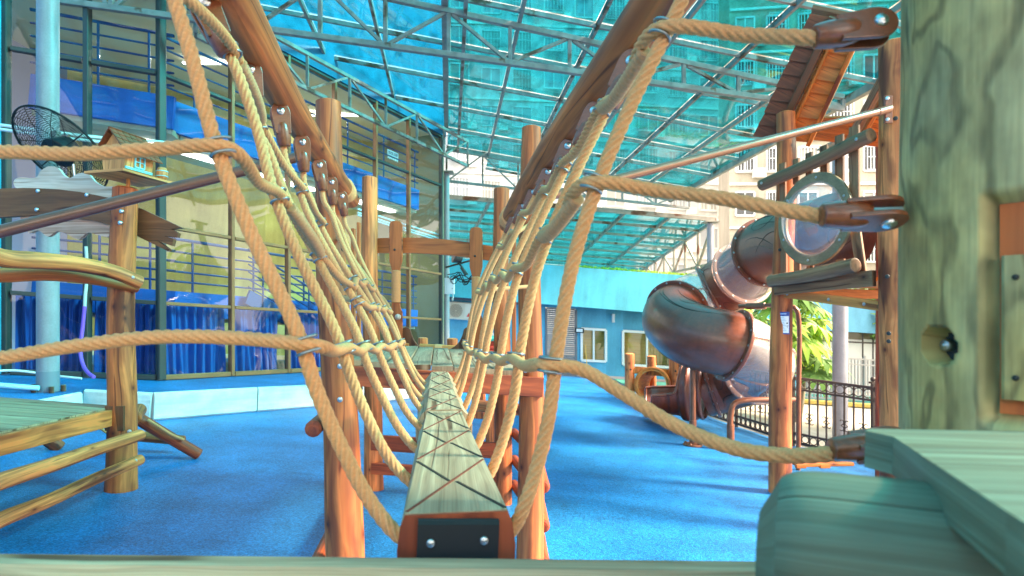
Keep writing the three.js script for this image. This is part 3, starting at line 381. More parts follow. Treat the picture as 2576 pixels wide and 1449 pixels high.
{ // building that closes the yard behind the viewpoint
  const g = thing('rear_building', 'plain blue building with a window band closing the yard behind the viewpoint', 'building', L(-3, 0, -14.5)), z = -14.5;
  part('wall', slab([L(-10.4, 0, z), L(4.5, 0, z), L(4.5, 4.4, z), L(-10.4, 4.4, z)].reverse(), .3), M(col(.06, .3, .5), .8, { map: tWall }), g);
  for (let i = 0; i < 5; i++) for (const y of [1]) { const x = -9 + i * 2.6; const w = part('window', [bar(L(x, y, z + .02), L(x + 1.8, y, z + .02), .1, .1), bar(L(x, y + 1.6, z + .02), L(x + 1.8, y + 1.6, z + .02), .1, .1), bar(L(x, y, z + .03), L(x, y + 1.6, z + .03), .1, .1), bar(L(x + 1.8, y, z + .03), L(x + 1.8, y + 1.6, z + .03), .1, .1)], M(col(.7, .7, .68), .5), g); part('pane', slab([L(x, y, z + .01), L(x + 1.8, y, z + .01), L(x + 1.8, y + 1.6, z + .01), L(x, y + 1.6, z + .01)], 0), M(col(.05, .06, .07), .08), w); }
}
// ---------------------------------------------------------------- tall blocks of flats behind
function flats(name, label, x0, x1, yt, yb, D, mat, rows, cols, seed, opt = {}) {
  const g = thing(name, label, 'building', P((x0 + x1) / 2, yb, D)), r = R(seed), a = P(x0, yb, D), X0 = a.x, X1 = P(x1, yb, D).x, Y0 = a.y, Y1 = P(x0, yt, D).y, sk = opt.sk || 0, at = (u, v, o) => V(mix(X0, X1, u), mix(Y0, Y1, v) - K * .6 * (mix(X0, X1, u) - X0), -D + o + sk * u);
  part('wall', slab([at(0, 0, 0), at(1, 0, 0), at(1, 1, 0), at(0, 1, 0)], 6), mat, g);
  const fr = M(col(.6, .6, .58), .5), gl = opt.sk > 0 ? M(col(.05, .05, .05), .2) : M(col(.34, .36, .37), .2), cw = 1 / cols, rh = 1 / rows;
  for (let j = 0; j < rows; j++) { part('floor_band', bar(at(0, j * rh, .06), at(1, j * rh, .06), .2, .16, { c: 0 }), M(col(.7, .68, .62), .8), g);
    for (let i = 0; i < cols; i++) { const u0 = (i + .2) * cw, u1 = (i + .8) * cw, v0 = (j + .28) * rh, v1 = (j + .82) * rh, bay = opt.bay && i % 3 === 1; const o = bay ? .7 : .05;
      const w = part('window', [bar(at(u0, v0, o), at(u1, v0, o), .12, .12, { c: 0 }), bar(at(u0, v1, o), at(u1, v1, o), .12, .12, { c: 0 }), bar(at(u0, v0, o + .01), at(u0, v1, o + .01), .1, .1, { c: 0 }), bar(at(u1, v0, o + .01), at(u1, v1, o + .01), .1, .1, { c: 0 }), bar(at((u0 + u1) / 2, v0, o), at((u0 + u1) / 2, v1, o), .08, .08, { c: 0 })], fr, g);
      part('pane', slab([at(u0, v0, o - .03), at(u1, v0, o - .03), at(u1, v1, o - .03), at(u0, v1, o - .03)], 0), r() < .3 ? M(col(.35, .34, .3), .5) : gl, w);
      if (r() < .45) { const p = at((i + .9) * cw, v0 - .05 * rh, .35); part('air_conditioner', bar(p.clone().add(V(-.4, 0, 0)), p.clone().add(V(.4, 0, 0)), .35, .6, { c: .05 }), M(col(.65, .63, .58), .6), g); }
      if (opt.grille && r() < .6) { const l = []; for (let k = 0; k <= 6; k++) { const u = mix(u0, u1, k / 6); l.push(bar(at(u, v0, o + .4), at(u, v1, o + .4), .04, .04, { c: 0 })); } for (let k = 0; k < 3; k++) l.push(bar(at(u0, mix(v0, v1, k / 2), o + .42), at(u1, mix(v0, v1, k / 2), o + .42), .04, .04, { c: 0 })); part('window_grille', l, fr, w); } } }
  return g;
}
flats('apartment_block', 'pale apartment block seen through the turquoise roof and above the blue building', 1040, 1900, -420, 900, 52, M(col(.78, .78, .75), .8, { map: again(tWall, .08, .08) }), 14, 11, 3, { bay: 1, grille: 1 });
flats('apartment_block', 'cream apartment block with air conditioners, between the canopy edge and the slide tower', 1835, 2330, -300, 900, 40, M(col(.58, .5, .38), .8, { map: again(tWall, .1, .1) }), 11, 7, 8, { sk: 3, grille: 1 });
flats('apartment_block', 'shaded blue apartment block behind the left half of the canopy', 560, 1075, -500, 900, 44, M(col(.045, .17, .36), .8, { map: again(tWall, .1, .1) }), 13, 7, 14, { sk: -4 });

// ================================================================ log tower at the far end of the rope bridge
const bu = V(-.125, 0, -1).normalize(), bv = V(1, 0, -.125).normalize();     // along the bridge, across it
{
  const g = thing('log_tower', 'log tower with planked deck and paddle shaped boards where the rope bridge ends', 'play tower', L(-.5, 0, 5));
  const post = (x0, x1, y1, D, r0, r1, m) => { const X0 = (x0 - 1288) / F * D, X1 = (x1 - 1288) / F * D; part('post', log([L(X0, -.02, D), V(mix(X0, X1, .4) + .01, 1.2, -D), V(mix(X0, X1, .75) - .012, 2.3, -D), V(X1, H + (800 - y1) / F * D, -D)], (r0 + r1) / 2, { taper: (r0 - r1) / ((r0 + r1) / 2), seg: 44, rough: .045 }), m, g); return V(X0, 0, -D); };
  const A = post(872, 826, 258, 4.0, .128, .086, W.log), B = post(1332, 1337, 322, 4.2, .1, .07, W.log), C = post(940, 930, 447, 6.2, .1, .08, W.pale), Dp = post(1264, 1262, 475, 6.05, .095, .08, W.log);
  // deck
  const yy = 1.533, o = V(-1.2, 0, -4.0), q = (a, b, h) => { const p = o.clone().addScaledVector(bv, a).addScaledVector(bu, b); return V(p.x, h - K * p.x, p.z); };
  for (let i = 0; i < 9; i++) { const a = .03 + i * .155; part('plank', bar(q(a + .0735, -.02, yy - .018), q(a + .0735, 2.1, yy - .018), .149, .036, { c: .12 }), W.deck, g); }
  part('fascia', bar(q(.02, -.045, yy - .1), q(1.42, -.045, yy - .1), .05, .135, { c: .08 }), W.red, g);
  part('fascia', bar(q(.02, 2.12, yy - .1), q(1.42, 2.12, yy - .1), .05, .135, { c: .08 }), W.red, g);
  part('joist', bar(q(.1, 0, yy - .1), q(.1, 2.1, yy - .1), .06, .12), W.red, g); part('joist', bar(q(1.32, 0, yy - .1), q(1.32, 2.1, yy - .1), .06, .12), W.red, g);
  // half logs climbing the right side and one on the left, ends towards the camera
  for (const h of [.16, .42, .7, .98, 1.25]) part('climbing_log', log([V(.222, h, -4.2), V(.19, h + .01, -5.2), V(.02, h, -6.2)], .047, { rad: 14, rough: .02 }), W.red, g);
  for (const h of [.2, 1.16]) part('climbing_log', log([V(-1.33, h, -3.95), V(-1.48, h, -5.1), V(-1.62, h, -6.2)], .055, { rad: 12, rough: .02 }), W.red, g);
  // boards between the rear posts
  for (const [y, h] of [[1122, .16], [1187, .12]]) part('cross_board', bar(P(935, y - 10, 6.12), P(1266, y + 12, 6.0), .04, h, { c: .1 }), W.red, g);
  part('side_board', bar(P(889, 575, 4.9), P(889, 862, 4.9), .03, .05), W.plank, g); part('side_board', bar(P(903, 560, 5.4), P(903, 866, 5.4), .03, .05), W.plank, g); part('side_board', bar(P(1293, 600, 5.0), P(1293, 985, 5.0), .035, .05), W.plank, g);
  // arched head board
  const pp = (x, y) => P(x, y, 6.3), arch = []; for (let i = 0; i <= 12; i++) { const x = 945 + i * 25; arch.push([x, 589 + .07 * (x - 945) - 10 * Math.sin((x - 945) / 300 * 3.14) + 10]); } for (let i = 12; i >= 0; i--) { const x = 945 + i * 25; arch.push([x, 628 + .07 * (x - 945) - 8 * Math.sin((x - 945) / 300 * 3.14) + 8]); }
  part('arched_board', slab(arch.reverse().map(a => pp(...a)), .045, { u: V(0, 1, 0) }), W.plank, g);
  // paddles
  for (const [x, y0, y1, w0] of [[997, 557, 872, 0], [1198, 573, 890, 0]]) { const D = 6.22, s = D / F, X = (x - 1288) * s, top = H + (800 - y0) * s, bot = H + (800 - y1) * s, w = .062, hnd = .036, sh = new THREE.Shape(); const yb = H + (800 - (y0 + 98)) * s, yc = H + (800 - (y0 + 122)) * s, yd = H + (800 - (y0 + 205)) * s, ye = H + (800 - (y0 + 228)) * s;
    sh.moveTo(-w, bot); sh.lineTo(w, bot); sh.lineTo(w, ye); sh.quadraticCurveTo(hnd, ye + .05, hnd, yd); sh.lineTo(hnd, yc); sh.lineTo(w, yb); sh.lineTo(w, top - .05); sh.quadraticCurveTo(w, top, 0, top); sh.quadraticCurveTo(-w, top, -w, top - .05); sh.lineTo(-w, yb); sh.lineTo(-hnd, yc); sh.lineTo(-hnd, yd); sh.quadraticCurveTo(-hnd, ye + .05, -w, ye); sh.lineTo(-w, bot);
    const p = part('paddle_board', plate(sh, V(X, 0, -D), V(1, 0, 0), V(0, 1, 0), .03), W.plank, g);
    part('rope_wrap', tube([V(X, yd + .01, -D + .015), V(X, yc - .01, -D + .015)], hnd + .012, { rad: 16, seg: 120, mod: (t, l) => 1 + .05 * Math.sin(l / .0085 * 6.2832) }), rope, p);
    part('knob', new THREE.SphereGeometry(.032, 14, 10).translate(X + (x < 1100 ? .03 : -.02), ye - .05, -D + .07), W.white, p); part('bolt', bolt(V(X - .01, top - .3, -D + .04), V(0, 0, 1), .012), dark, p); part('foot_rail', bar(V(X - .12, bot + .02, -D + .06), V(X + .14, bot + .01, -D + .06), .05, .06), W.light, p); }
  // curved skirt boards
  for (const [x, sg] of [[1012, 1], [1188, -1]]) { const s = 6.3 / F, sh = new THREE.Shape(); sh.moveTo(0, -.1); sh.lineTo(0, .13); sh.quadraticCurveTo(.04, .19, .085, .14); sh.bezierCurveTo(.11, .02, .16, -.06, .3, -.09); sh.lineTo(.3, -.12); sh.lineTo(0, -.12); const gg = plate(sh, V(0, 0, 0), V(sg, 0, 0), V(0, 1, 0), .035); const p = P(x, 862, 6.3); part('curved_board', gg.translate(p.x, p.y, p.z), W.brown, g); }
  for (const [x, y] of [[855, 921], [855, 1005]]) part('bolt', bolt(P(x, y, 3.86), V(0, 0, 1), .018), zinc, g); part('bolt', bolt(P(1322, 932, 4.09), V(0, 0, 1), .016), zinc, g); part('bolt', bolt(P(864, 626, 3.9), V(.3, 0, 1), .016), dark, g); part('bolt', bolt(P(868, 748, 3.9), V(.3, 0, 1), .016), dark, g);
}
{ // low posts with a wrapped log, further back
  const g = thing('log_barrier', 'short log posts with a wrapped cross log beyond the tower deck', 'barrier', L(-1, 0, 8.6)), D = 8.6, X = x => (x - 1288) / F * D;
  for (const [x, y, r] of [[1064, 850, .075], [1138, 852, .085]]) part('post', log([L(X(x), 0, D), V(X(x), H + (800 - y) / F * D, -D)], r), W.pale, g);
  const l = part('cross_log', log([P(1056, 875, 8.5), P(1150, 879, 8.5)], .062), W.light, g); part('rope_wrap', tube([P(1095, 877, 8.5), P(1112, 878, 8.5)], .07, { rad: 16, seg: 20 }), rope, l); for (const x of [1075, 1125]) part('bolt', bolt(P(x, 877, 8.42), V(0, 0, 1), .012), dark, l);
}
{ // log bench-like beam seen beneath the tower deck on the right
  const a = P(1205, 984, 8.2), g = thing('log_beam', 'pale horizontal log lying low behind the right tower posts', 'log', L(-.3, 0, 8.2)); part('timber', log([L(-.5, .62, 8.4), L(.42, .66, 8.0)], .085), W.pale, g); for (const x of [-.3, .3]) part('leg', log([L(x, 0, 8.2), L(x, .6, 8.2)], .07, { rad: 12 }), W.log, g);
}

// ================================================================ rope bridge
const bridge = thing('rope_bridge', 'V shaped bridge of tan ropes, two hanging logs and a scored timber walkway', 'rope bridge', L(-.2, 0, 2.4));
{
  const g = bridge, lx = D => -.71 - .138 * (D - 1.41), rx = D => .287 - .122 * (D - 1.46), LY = H + .733, RY = H + .64;
  // carrying logs above the ropes
  const lp = (D, dx = 0, dy = 0) => V(lx(D) + dx, LY + dy, -D), rp = (D, dx = 0, dy = 0) => V(rx(D) + dx, RY + dy, -D);
  const lg = part('carrying_log', log([lp(-.7, .05, .066), lp(.0, .045, .066), lp(.75, .035, .066), lp(1.4, .018, .07), lp(2.2, -.02, .075), lp(3.0, -.03, .077), lp(3.7, -.028, .075), lp(3.98, -.022, .066)], .062, { taper: .14, rad: 26, seg: 60, rough: .03 }), W.log, g);
  const rg = part('carrying_log', log([rp(-.7, .06, .06), rp(.0, .045, .06), rp(.8, .03, .06), rp(1.5, .018, .06), rp(2.2, .0, .055), rp(3.0, -.008, .046), rp(3.8, -.004, .026), rp(4.08, 0, .008)], .058, { taper: .1, rad: 26, seg: 60, rough: .03 }), W.log, g);
  for (const [f, D, m, dx, dy] of [[lp, 3.72, lg, -.028, .074], [rp, 3.88, rg, -.003, .021]]) part('rope_binding', tube([f(D - .07, dx, dy), f(D + .07, dx, dy)], .067, { rad: 24, seg: 56, mod: (t, l) => 1 + .045 * Math.sin(l / .0175 * 6.2832) }), rope, m);
  for (const [f, m, D, dx, dy] of [[lp, lg, 3.9, .03, .07], [rp, rg, 4.0, .03, -.02]]) part('bolt', bolt(f(D, dx, dy), V(.5, 0, 1), .014), dark, m);
  // walkway beams with scored tops
  const seg = (D0, D1, y0, y1, w0, w1, tp) => { // y relative to eye
    const cx = D => -.099 - .133 * (D - 1.05), a = V(cx(D0), H + y0, -D0), b = V(cx(D1), H + y1, -D1), t = b.clone().sub(a), len = t.length(); t.normalize(); const U = V(0, 1, 0); U.sub(t.clone().multiplyScalar(U.dot(t))).normalize(); const S = t.clone().cross(U);
    const sec = w => [[-w * .44, -.15], [w * .44, -.15], [w * .535, -.11], [w * .545, -.06], [w * (tp + .5) * .525, -.02], [w * tp, 0], [-w * tp, 0], [-w * (tp + .5) * .525, -.02], [-w * .545, -.06], [-w * .535, -.11]];
    const gg = taperSection(sec(w0), a, b, S, U, len, w1 / w0), beam = part('walkway_beam', gg, W.beam, g);
    const red = M(col(.2, .035, .015), .8), bl = M(col(.025, .012, .008), .8), n = Math.max(2, Math.round(len / .38)), at = (s, l) => a.clone().addScaledVector(t, l).addScaledVector(S, s).addScaledVector(U, -.0007);
    for (let k = 0; k < n; k++) { const l0 = .012 + k * len / n, l1 = (k + 1) * len / n - .012, wa = mix(w0, w1, l0 / len) * (tp - .015), w = mix(w0, w1, l1 / len) * (tp - .015), m = (l0 + l1) / 2; part('score_line', bar(at(-wa, l0), at(w, l1), .0055, .004, { c: 0, up: U }), red, beam); part('score_line', bar(at(wa, l0), at(.008, m - .004), .0065, .004, { c: 0, up: U }), bl, beam); part('score_line', bar(at(-.008, m + .004), at(-w, l1), .0065, .004, { c: 0, up: U }), bl, beam); }
    return [a, b, S, U, t, beam]; };
  const s1 = seg(1.03, 2.24, -.338, -.352, .188, .135, .475), s2 = seg(2.26, 3.0, -.35, -.354, .2, .17, .34), s3 = seg(3.05, 3.9, -.37, -.352, .2, .15, .34);
  { const [a, , S, U, t, bm] = s1; part('beam_end', sweepSection([[-.083, -.15], [.083, -.15], [.1, -.11], [.1025, -.06], [.097, -.02], [.089, -.001], [-.089, -.001], [-.097, -.02], [-.1025, -.06], [-.1, -.11]], a.clone().addScaledVector(t, -.006), a, S, U, .006), W.red, bm, 'dark end grain of the walkway beam'); }
  const e = s1[0].clone().addScaledVector(s1[3], -.075).addScaledVector(s1[4], -.018); const pl = part('hinge_plate', bar(e.clone().addScaledVector(s1[2], -.069).add(V(0, .006, 0)), e.clone().addScaledVector(s1[2], .069), .022, .13, { c: .25 }), black, s1[5]);
  for (const s of [-.045, .045]) part('bolt', bolt(e.clone().addScaledVector(s1[2], s).addScaledVector(s1[4], -.012).add(V(0, .034, 0)), V(.05, .1, 1), .0075, .004), zinc, pl);
  // upright ropes
  const RR = .0128, beamY = D => D < 2.25 ? mix(-.338, -.352, (D - 1.03) / 1.21) : -.353, beamX = D => -.099 - .133 * (D - 1.05);
  const l2 = [[.085, -.02], [.15, 0], [.2, .06], [.325, .17], [.5, .385], [.675, .615], [.77, .70], [.86, .79], [.945, .89], [1, 1]]; const shape = { l: [[.085, .07], [.13, .12], [.25, .21], [.383, .3], [.51, .425], [.675, .625], [.77, .70], [.86, .79], [.945, .89], [1, 1]], r: [[.095, .125], [.15, .2], [.25, .34], [.38, .51], [.52, .66], [.68, .765], [.79, .81], [.87, .86], [.945, .925], [1, 1]] };
  const LD = [1.05, 1.41, 1.77, 2.12, 2.48, 2.85, 3.2, 3.56], RD = [1.08, 1.46, 1.8, 2.16, 2.54, 2.93, 3.28, 3.66], ptL = [], ptR = [];
  const rnd = R(31);
  const mkRope = (side, D) => { const f = side === 'l' ? lp : rp, sg = side === 'l' ? -1 : 1, T = f(D, side === 'l' ? -.006 : .006, 0), B = V(beamX(D) + sg * (D < 2.25 ? mix(.1, .075, (D - 1) / 1.25) : .077), H + beamY(D) - .05, -D), wob = (rnd() - .5) * .025, wz = (rnd() - .5) * .03;
    const pts = (side === 'l' && D > 1.6 ? l2 : shape[side]).map(([a, b], i) => V(mix(T.x, B.x, b) + wob * Math.sin(a * 6), mix(T.y, B.y, a), -D + wz * Math.sin(a * 3.14) + (i < 9 ? (rnd() - .5) * .012 : 0))); pts.push(V(B.x - sg * .03, B.y - .012, -D)); if (D < 1.2) pts[0] = pts[1].clone().lerp(pts[2], -1.6);
    part('net_rope', ropeGeo(pts, RR, { rad: D < 1.6 ? 48 : D < 2.6 ? 36 : 24, per: D < 1.6 ? 30 : D < 2.6 ? 20 : 14 }), rope, g); const c = new THREE.CatmullRomCurve3(pts, false, 'centripetal'); return h => { let lo = 0, hi = 1; for (let k = 0; k < 24; k++) { const m = (lo + hi) / 2; c.getPoint(m).y > H + h ? lo = m : hi = m; } return c.getPoint(lo); }; };
  const fl = LD.map(D => mkRope('l', D)), fr = RD.map(D => mkRope('r', D));
  // end fittings: moulded fork with bolt and tab, top at origin, rope leaves downwards
  const fork = mg([new THREE.LatheGeometry([[.0005, -.112], [.0155, -.112], [.019, -.108], [.0215, -.09], [.023, -.07], [.021, -.05], [.014, -.035], [.0005, -.03]].map(a => new THREE.Vector2(...a)), 20), ...[-1, 1].map(s => { const sh = new THREE.Shape(); sh.moveTo(-.021, -.075); sh.lineTo(.021, -.075); sh.lineTo(.026, -.02); sh.quadraticCurveTo(.026, .012, 0, .014); sh.quadraticCurveTo(-.026, .012, -.026, -.02); const q = new THREE.ExtrudeGeometry(sh, { depth: .005, bevelEnabled: true, bevelSize: .0015, bevelThickness: .0015, bevelSegments: 2, curveSegments: 10 }); q.translate(0, 0, s * .0135 - .0025); return q; })]);
  const boltG = [bolt(V(0, -.012, .0175), V(0, 0, 1), .0115, .008), bolt(V(0, -.012, -.0175), V(0, 0, -1), .0115, .008)], tabG = bar(V(0, -.055, 0), V(0, .006, 0), .03, .006, { c: .2, up: V(0, 0, 1) });
  const fitting = (p, dir, face, sc = 1) => { // dir: from fitting towards the log/post; face: where the bolt head looks
    const up = dir.clone().normalize(), z = face.clone().sub(up.clone().multiplyScalar(face.dot(up))).normalize(), x = up.clone().cross(z), m = new THREE.Matrix4().makeBasis(x, up, z).scale(V(sc, sc, sc)).setPosition(p); const ap = q => q.clone().applyMatrix4(m);
    const f = part('end_fitting', ap(fork), paint, g); part('bolt', ap(boltG[0]), steel, f); part('bolt', ap(boltG[1]), steel, f); part('tab', ap(tabG), zinc, f); };
  LD.slice(1).forEach((D, i) => { const p = lp(D, -.016, .01); p.z += .03; fitting(p, p.clone().sub(fl[i + 1](.55)), V(.5, .2, 1), 1.18); });
  RD.slice(1).forEach((D, i) => { const p = rp(D, .012, -.012); p.z += .03; fitting(p, p.clone().sub(fr[i + 1](.45)), V(-.35, .2, 1), 1.12); });
  // lacing ropes run along the net and out to the posts
  const clampAt = (p, dir, r = RR) => { const l = []; const t = dir.clone().normalize(); for (const s of [-1, 1]) { const tor = new THREE.TorusGeometry(r * 1.38, r * .22, 8, 24); tor.scale(1.15, 1, 1); tor.applyQuaternion(new THREE.Quaternion().setFromUnitVectors(V(0, 0, 1), t)); tor.translate(p.x + t.x * s * r * .95, p.y + t.y * s * r * .95, p.z + t.z * s * r * .95); l.push(tor); } part('rope_clamp', mg(l), clampM, g); };
  const lace = (fs, hs, pre, post_, sgn, sag, skip = []) => { const pts = [...pre]; const on = fs.map((f, i) => f(hs[i])); // passes just inside each rope, hanging between
    on.forEach((p, i) => { const q = p.clone().add(V(sgn * RR * 1.5, 0, RR * .6)); pts.push(q); if (!skip.includes(i)) clampAt(p.clone().add(V(sgn * RR * .75, 0, RR * .3)), fs[i](hs[i] - .03).sub(fs[i](hs[i] + .03))); if (i < on.length - 1) { const n = on[i + 1], m = p.clone().lerp(n, .5); m.y -= sag * (.7 + .6 * rnd()); m.x += sgn * .02; pts.push(m); } });
    post_.forEach(p => pts.push(p)); return [pts, on]; };
  const upper = (n) => n;
  const run = (pts, n0) => { const k = Math.max(2, n0); part('lacing_rope', ropeGeo(pts, RR * .97, { rad: 42, per: 24 }), rope, g); };
  // left: three heights
  { const [a] = lace(fl.slice(0, 7), [.30, .29, .186, .12, .16, .17, .16], [P(-420, 395, 1.15), P(-200, 385, 1.1), P(0, 381, 1.07), P(200, 386, 1.05), P(400, 374, 1.04)], [P(852, 600, 3.92)], 1, .018); run(a, 4); }
  { const [a] = lace(fl, [-.047, -.07, -.085, -.1, -.115, -.125, -.13, -.14], [P(-420, 960, 1.15), P(-150, 925, 1.1), P(0, 900, 1.08), P(200, 868, 1.06), P(400, 847, 1.05), P(600, 850, 1.04)], [], 1, .012); run(a, 5); }
  { const [a] = lace(fl.slice(1, 5), [.64, .575, .46, .40], [P(300, -140, 1.0), P(440, -30, 1.1)], [], 1, .02); run(a, 2); }
  // right
  const rpst = (x, y) => P(x, y, .96);
  { const [a] = lace(fr.slice(0, 7), [.525, .52, .465, .465, .445, .42, .4], [rpst(2075, 96), P(1980, 92, .99), P(1880, 88, 1.03)], [P(1338, 560, 4.05)], -1, .03); run(a, 3); fitting(rpst(2222, 68), V(1, .12, .05), V(-.15, .25, 1), 1.0); }
  { const [a] = lace(fr.slice(0, 7), [.245, .206, .15, .16, .17, .165, .15], [P(2085, 547, .95), P(1950, 524, .98), P(1800, 496, 1.02), P(1660, 480, 1.06)], [P(1332, 720, 4.05)], -1, .025); run(a, 3); fitting(P(2250, 536, .93), V(1, .02, .08), V(-.1, -.95, .4), 1.0); }
  { const [a] = lace(fr, [-.085, -.1, -.12, -.135, -.145, -.15, -.15, -.15], [P(2112, 1140, .93), P(1990, 1146, .94), P(1860, 1130, .97), P(1700, 1070, 1.02), P(1560, 985, 1.06), P(1460, 928, 1.08)], [], -1, .012); run(a, 4); fitting(P(2265, 1115, .92), V(1, .1, .05), V(-.1, .85, .4), .95); }
  // whipped sleeves over the slack loops
  const sl = (fs, i, h0, h1, sgn, sag) => { const p = fs[i](h0).add(V(sgn * RR * 1.5, 0, RR * .6)), n = fs[i + 1](h1).add(V(sgn * RR * 1.5, 0, RR * .6)), q = t => { const r = p.clone().lerp(n, t); r.y -= sag * Math.sin(Math.PI * t); r.x += sgn * .02 * Math.sin(Math.PI * t); return r; }; part('whipped_sleeve', sleeveGeo([.12, .3, .5, .7, .88].map(q), RR * 1.04), sleeve, g); };
sl(fl, 1, .64, .575, 1, .02); sl(fl, 1, .29, .186, 1, .02); sl(fr, 0, .525, .52, -1, .05); sl(fr, 0, .245, .206, -1, .04);
  { const [a] = lace(fl.slice(3), [.06, .045, .05, .05, .04], [P(862, 750, 2.7)], [P(940, 738, 3.9), P(875, 752, 3.93)], 1, .01); run(a, 2); }
}

// ================================================================ near platform, big post and rails at the camera
{
  const g = thing('near_platform', 'weathered plank platform running along the bottom edge of the picture', 'platform', L(0, 0, .3)), yy = 1.51, q = (X, D, h) => V(X, h - .01 * X, -D);
  part('edge_board', bar(q(-1.6, .906, yy - .012), q(.62, .906, yy - .012), .062, .05, { c: .25 }), W.beam, g);
  for (let i = 0; i < 13; i++) { const X = -1.62 + i * .172; part('plank', bar(q(X + .086, -.7, yy - .04), q(X + .086, .866, yy - .04), .166, .04, { c: .14 }), W.beam, g); }
  for (const [X, D] of [[-1.5, .85], [.5, .85], [-1.5, -.6], [.5, -.6]]) part('leg', log([L(X, 0, D), q(X, D, yy - .09)], .09, { rad: 14 }), W.log, g);
  for (const [X, y] of [[-.46, 2.75], [.7, 2.66]]) part('post', log([L(X, 0, -.42), V(X, y + .25, .42)], .09, { rad: 16 }), W.log, g);
  part('joist', bar(q(-1.6, .8, yy - .11), q(.6, .8, yy - .11), .05, .1), W.red, g); part('joist', bar(q(-1.6, -.6, yy - .11), q(.6, -.6, yy - .11), .05, .1), W.red, g);
}
{
  const Xc = .80, D = .9, g = thing('log_post', 'huge mottled green-brown log post filling the right edge, with a bolt hole', 'post', L(Xc, 0, D));
  const ys = [-.06, .4, .8, 1.2, 1.45]; for (let y = 1.455; y < 2.56; y += .0055) ys.push(y); ys.push(2.7, 3.1, 3.6, 4);
  const sway = y => .008 * Math.sin(y * 2.2), pts = ys.map(y => V(Xc + sway(y), y, -D + .006 * Math.sin(y * 3)));
  part('timber', tube(pts, .17, { rad: 200, line: true, bevel: .2, mod: (th, l) => { const y = l - .06, n = 1 + .016 * ((fbm(th / 6.2832 * 4, y * 2.2, 4, 4096, 5, 3) - .5) * 2) + .008 * Math.sin(th * 2 + y); let k = 0; k = Math.max(k, .2 * sst(3.69, 3.715, th) * sst(5.0, 4.95, th) * sst(1.755, 1.765, y) * sst(2.075, 2.06, y)); const da = (th - 3.337) * .17, q = Math.hypot(da, y - 1.862); k = Math.max(k, .26 * sst(.028, .024, q)); return n - k; } }), W.near, g);
  const hp = P(2372, 868, .885), hn = V(-.9, 0, .3).normalize(); const hd = new THREE.CylinderGeometry(.0235, .0235, .01, 28).applyQuaternion(new THREE.Quaternion().setFromUnitVectors(V(0, 1, 0), hn)); hd.translate(hp.x - hn.x * .02, hp.y, hp.z - hn.z * .02); part('hole_plug', hd, dark, g); part('bolt', bolt(hp.clone().addScaledVector(hn, -.01), hn, .0095, .01), zinc, g);
  const c0 = (th, y, r) => V(Xc + Math.cos(th) * r, y, -D - Math.sin(th) * r);
  part('cross_rail', [0, 1, 2].map(k => slab([c0(3.72 + k * .2, 1.768, .146), c0(3.92 + k * .2, 1.768, .146), c0(3.92 + k * .2, 2.058, .146), c0(3.72 + k * .2, 2.058, .146)], .02)), W.plank, g, 'orange timber edge in the notch');
  part('end_plate', bar(c0(3.87, 1.79, .156), c0(3.87, 1.985, .156), .035, .02, { c: .2, up: V(Math.cos(3.87), 0, -Math.sin(3.87)) }), W.near, g); for (const y of [1.82, 1.955]) part('bolt', bolt(c0(3.86, y, .167), V(Math.cos(3.86), 0, -Math.sin(3.86)), .004, .003), dark, g);
}
{
  const y = -.14, g = thing('rail_board', 'thick weathered board at the lower right corner, beside the big log post', 'board', V(.5, H - .2, -.6)), q = (X, D) => V(X, H + y - .03 * (X - .44), -D);
  const sh = [q(.452, .70), q(.44, .735), q(.455, .752), q(.62, .765), q(.95, .78), q(.95, .25), q(.31, .3), q(.352, .42)]; part('plank', slab(sh.slice().reverse(), .045, { u: V(0, 0, 1) }), W.board, g);
}
{
  const g = thing('round_log', 'rounded greenish log stub under the weathered board at the lower right', 'log', V(.35, H - .3, -.62)), D = .6;
  const pts = []; part('timber', tube([V(.292, H - .262, -.64), V(.32, H - .262, -.625), V(.4, H - .262, -.59), V(.6, H - .262, -.5)], t => .098, { rad: 40, seg: 40, bevel: .42, mod: (th, l) => (1 + .02 * Math.sin(th * 2) + .02 * Math.sin(th * 3 + 1)) * (1 - .1 * Math.exp(-l / .012)) }), W.stub, g);
}

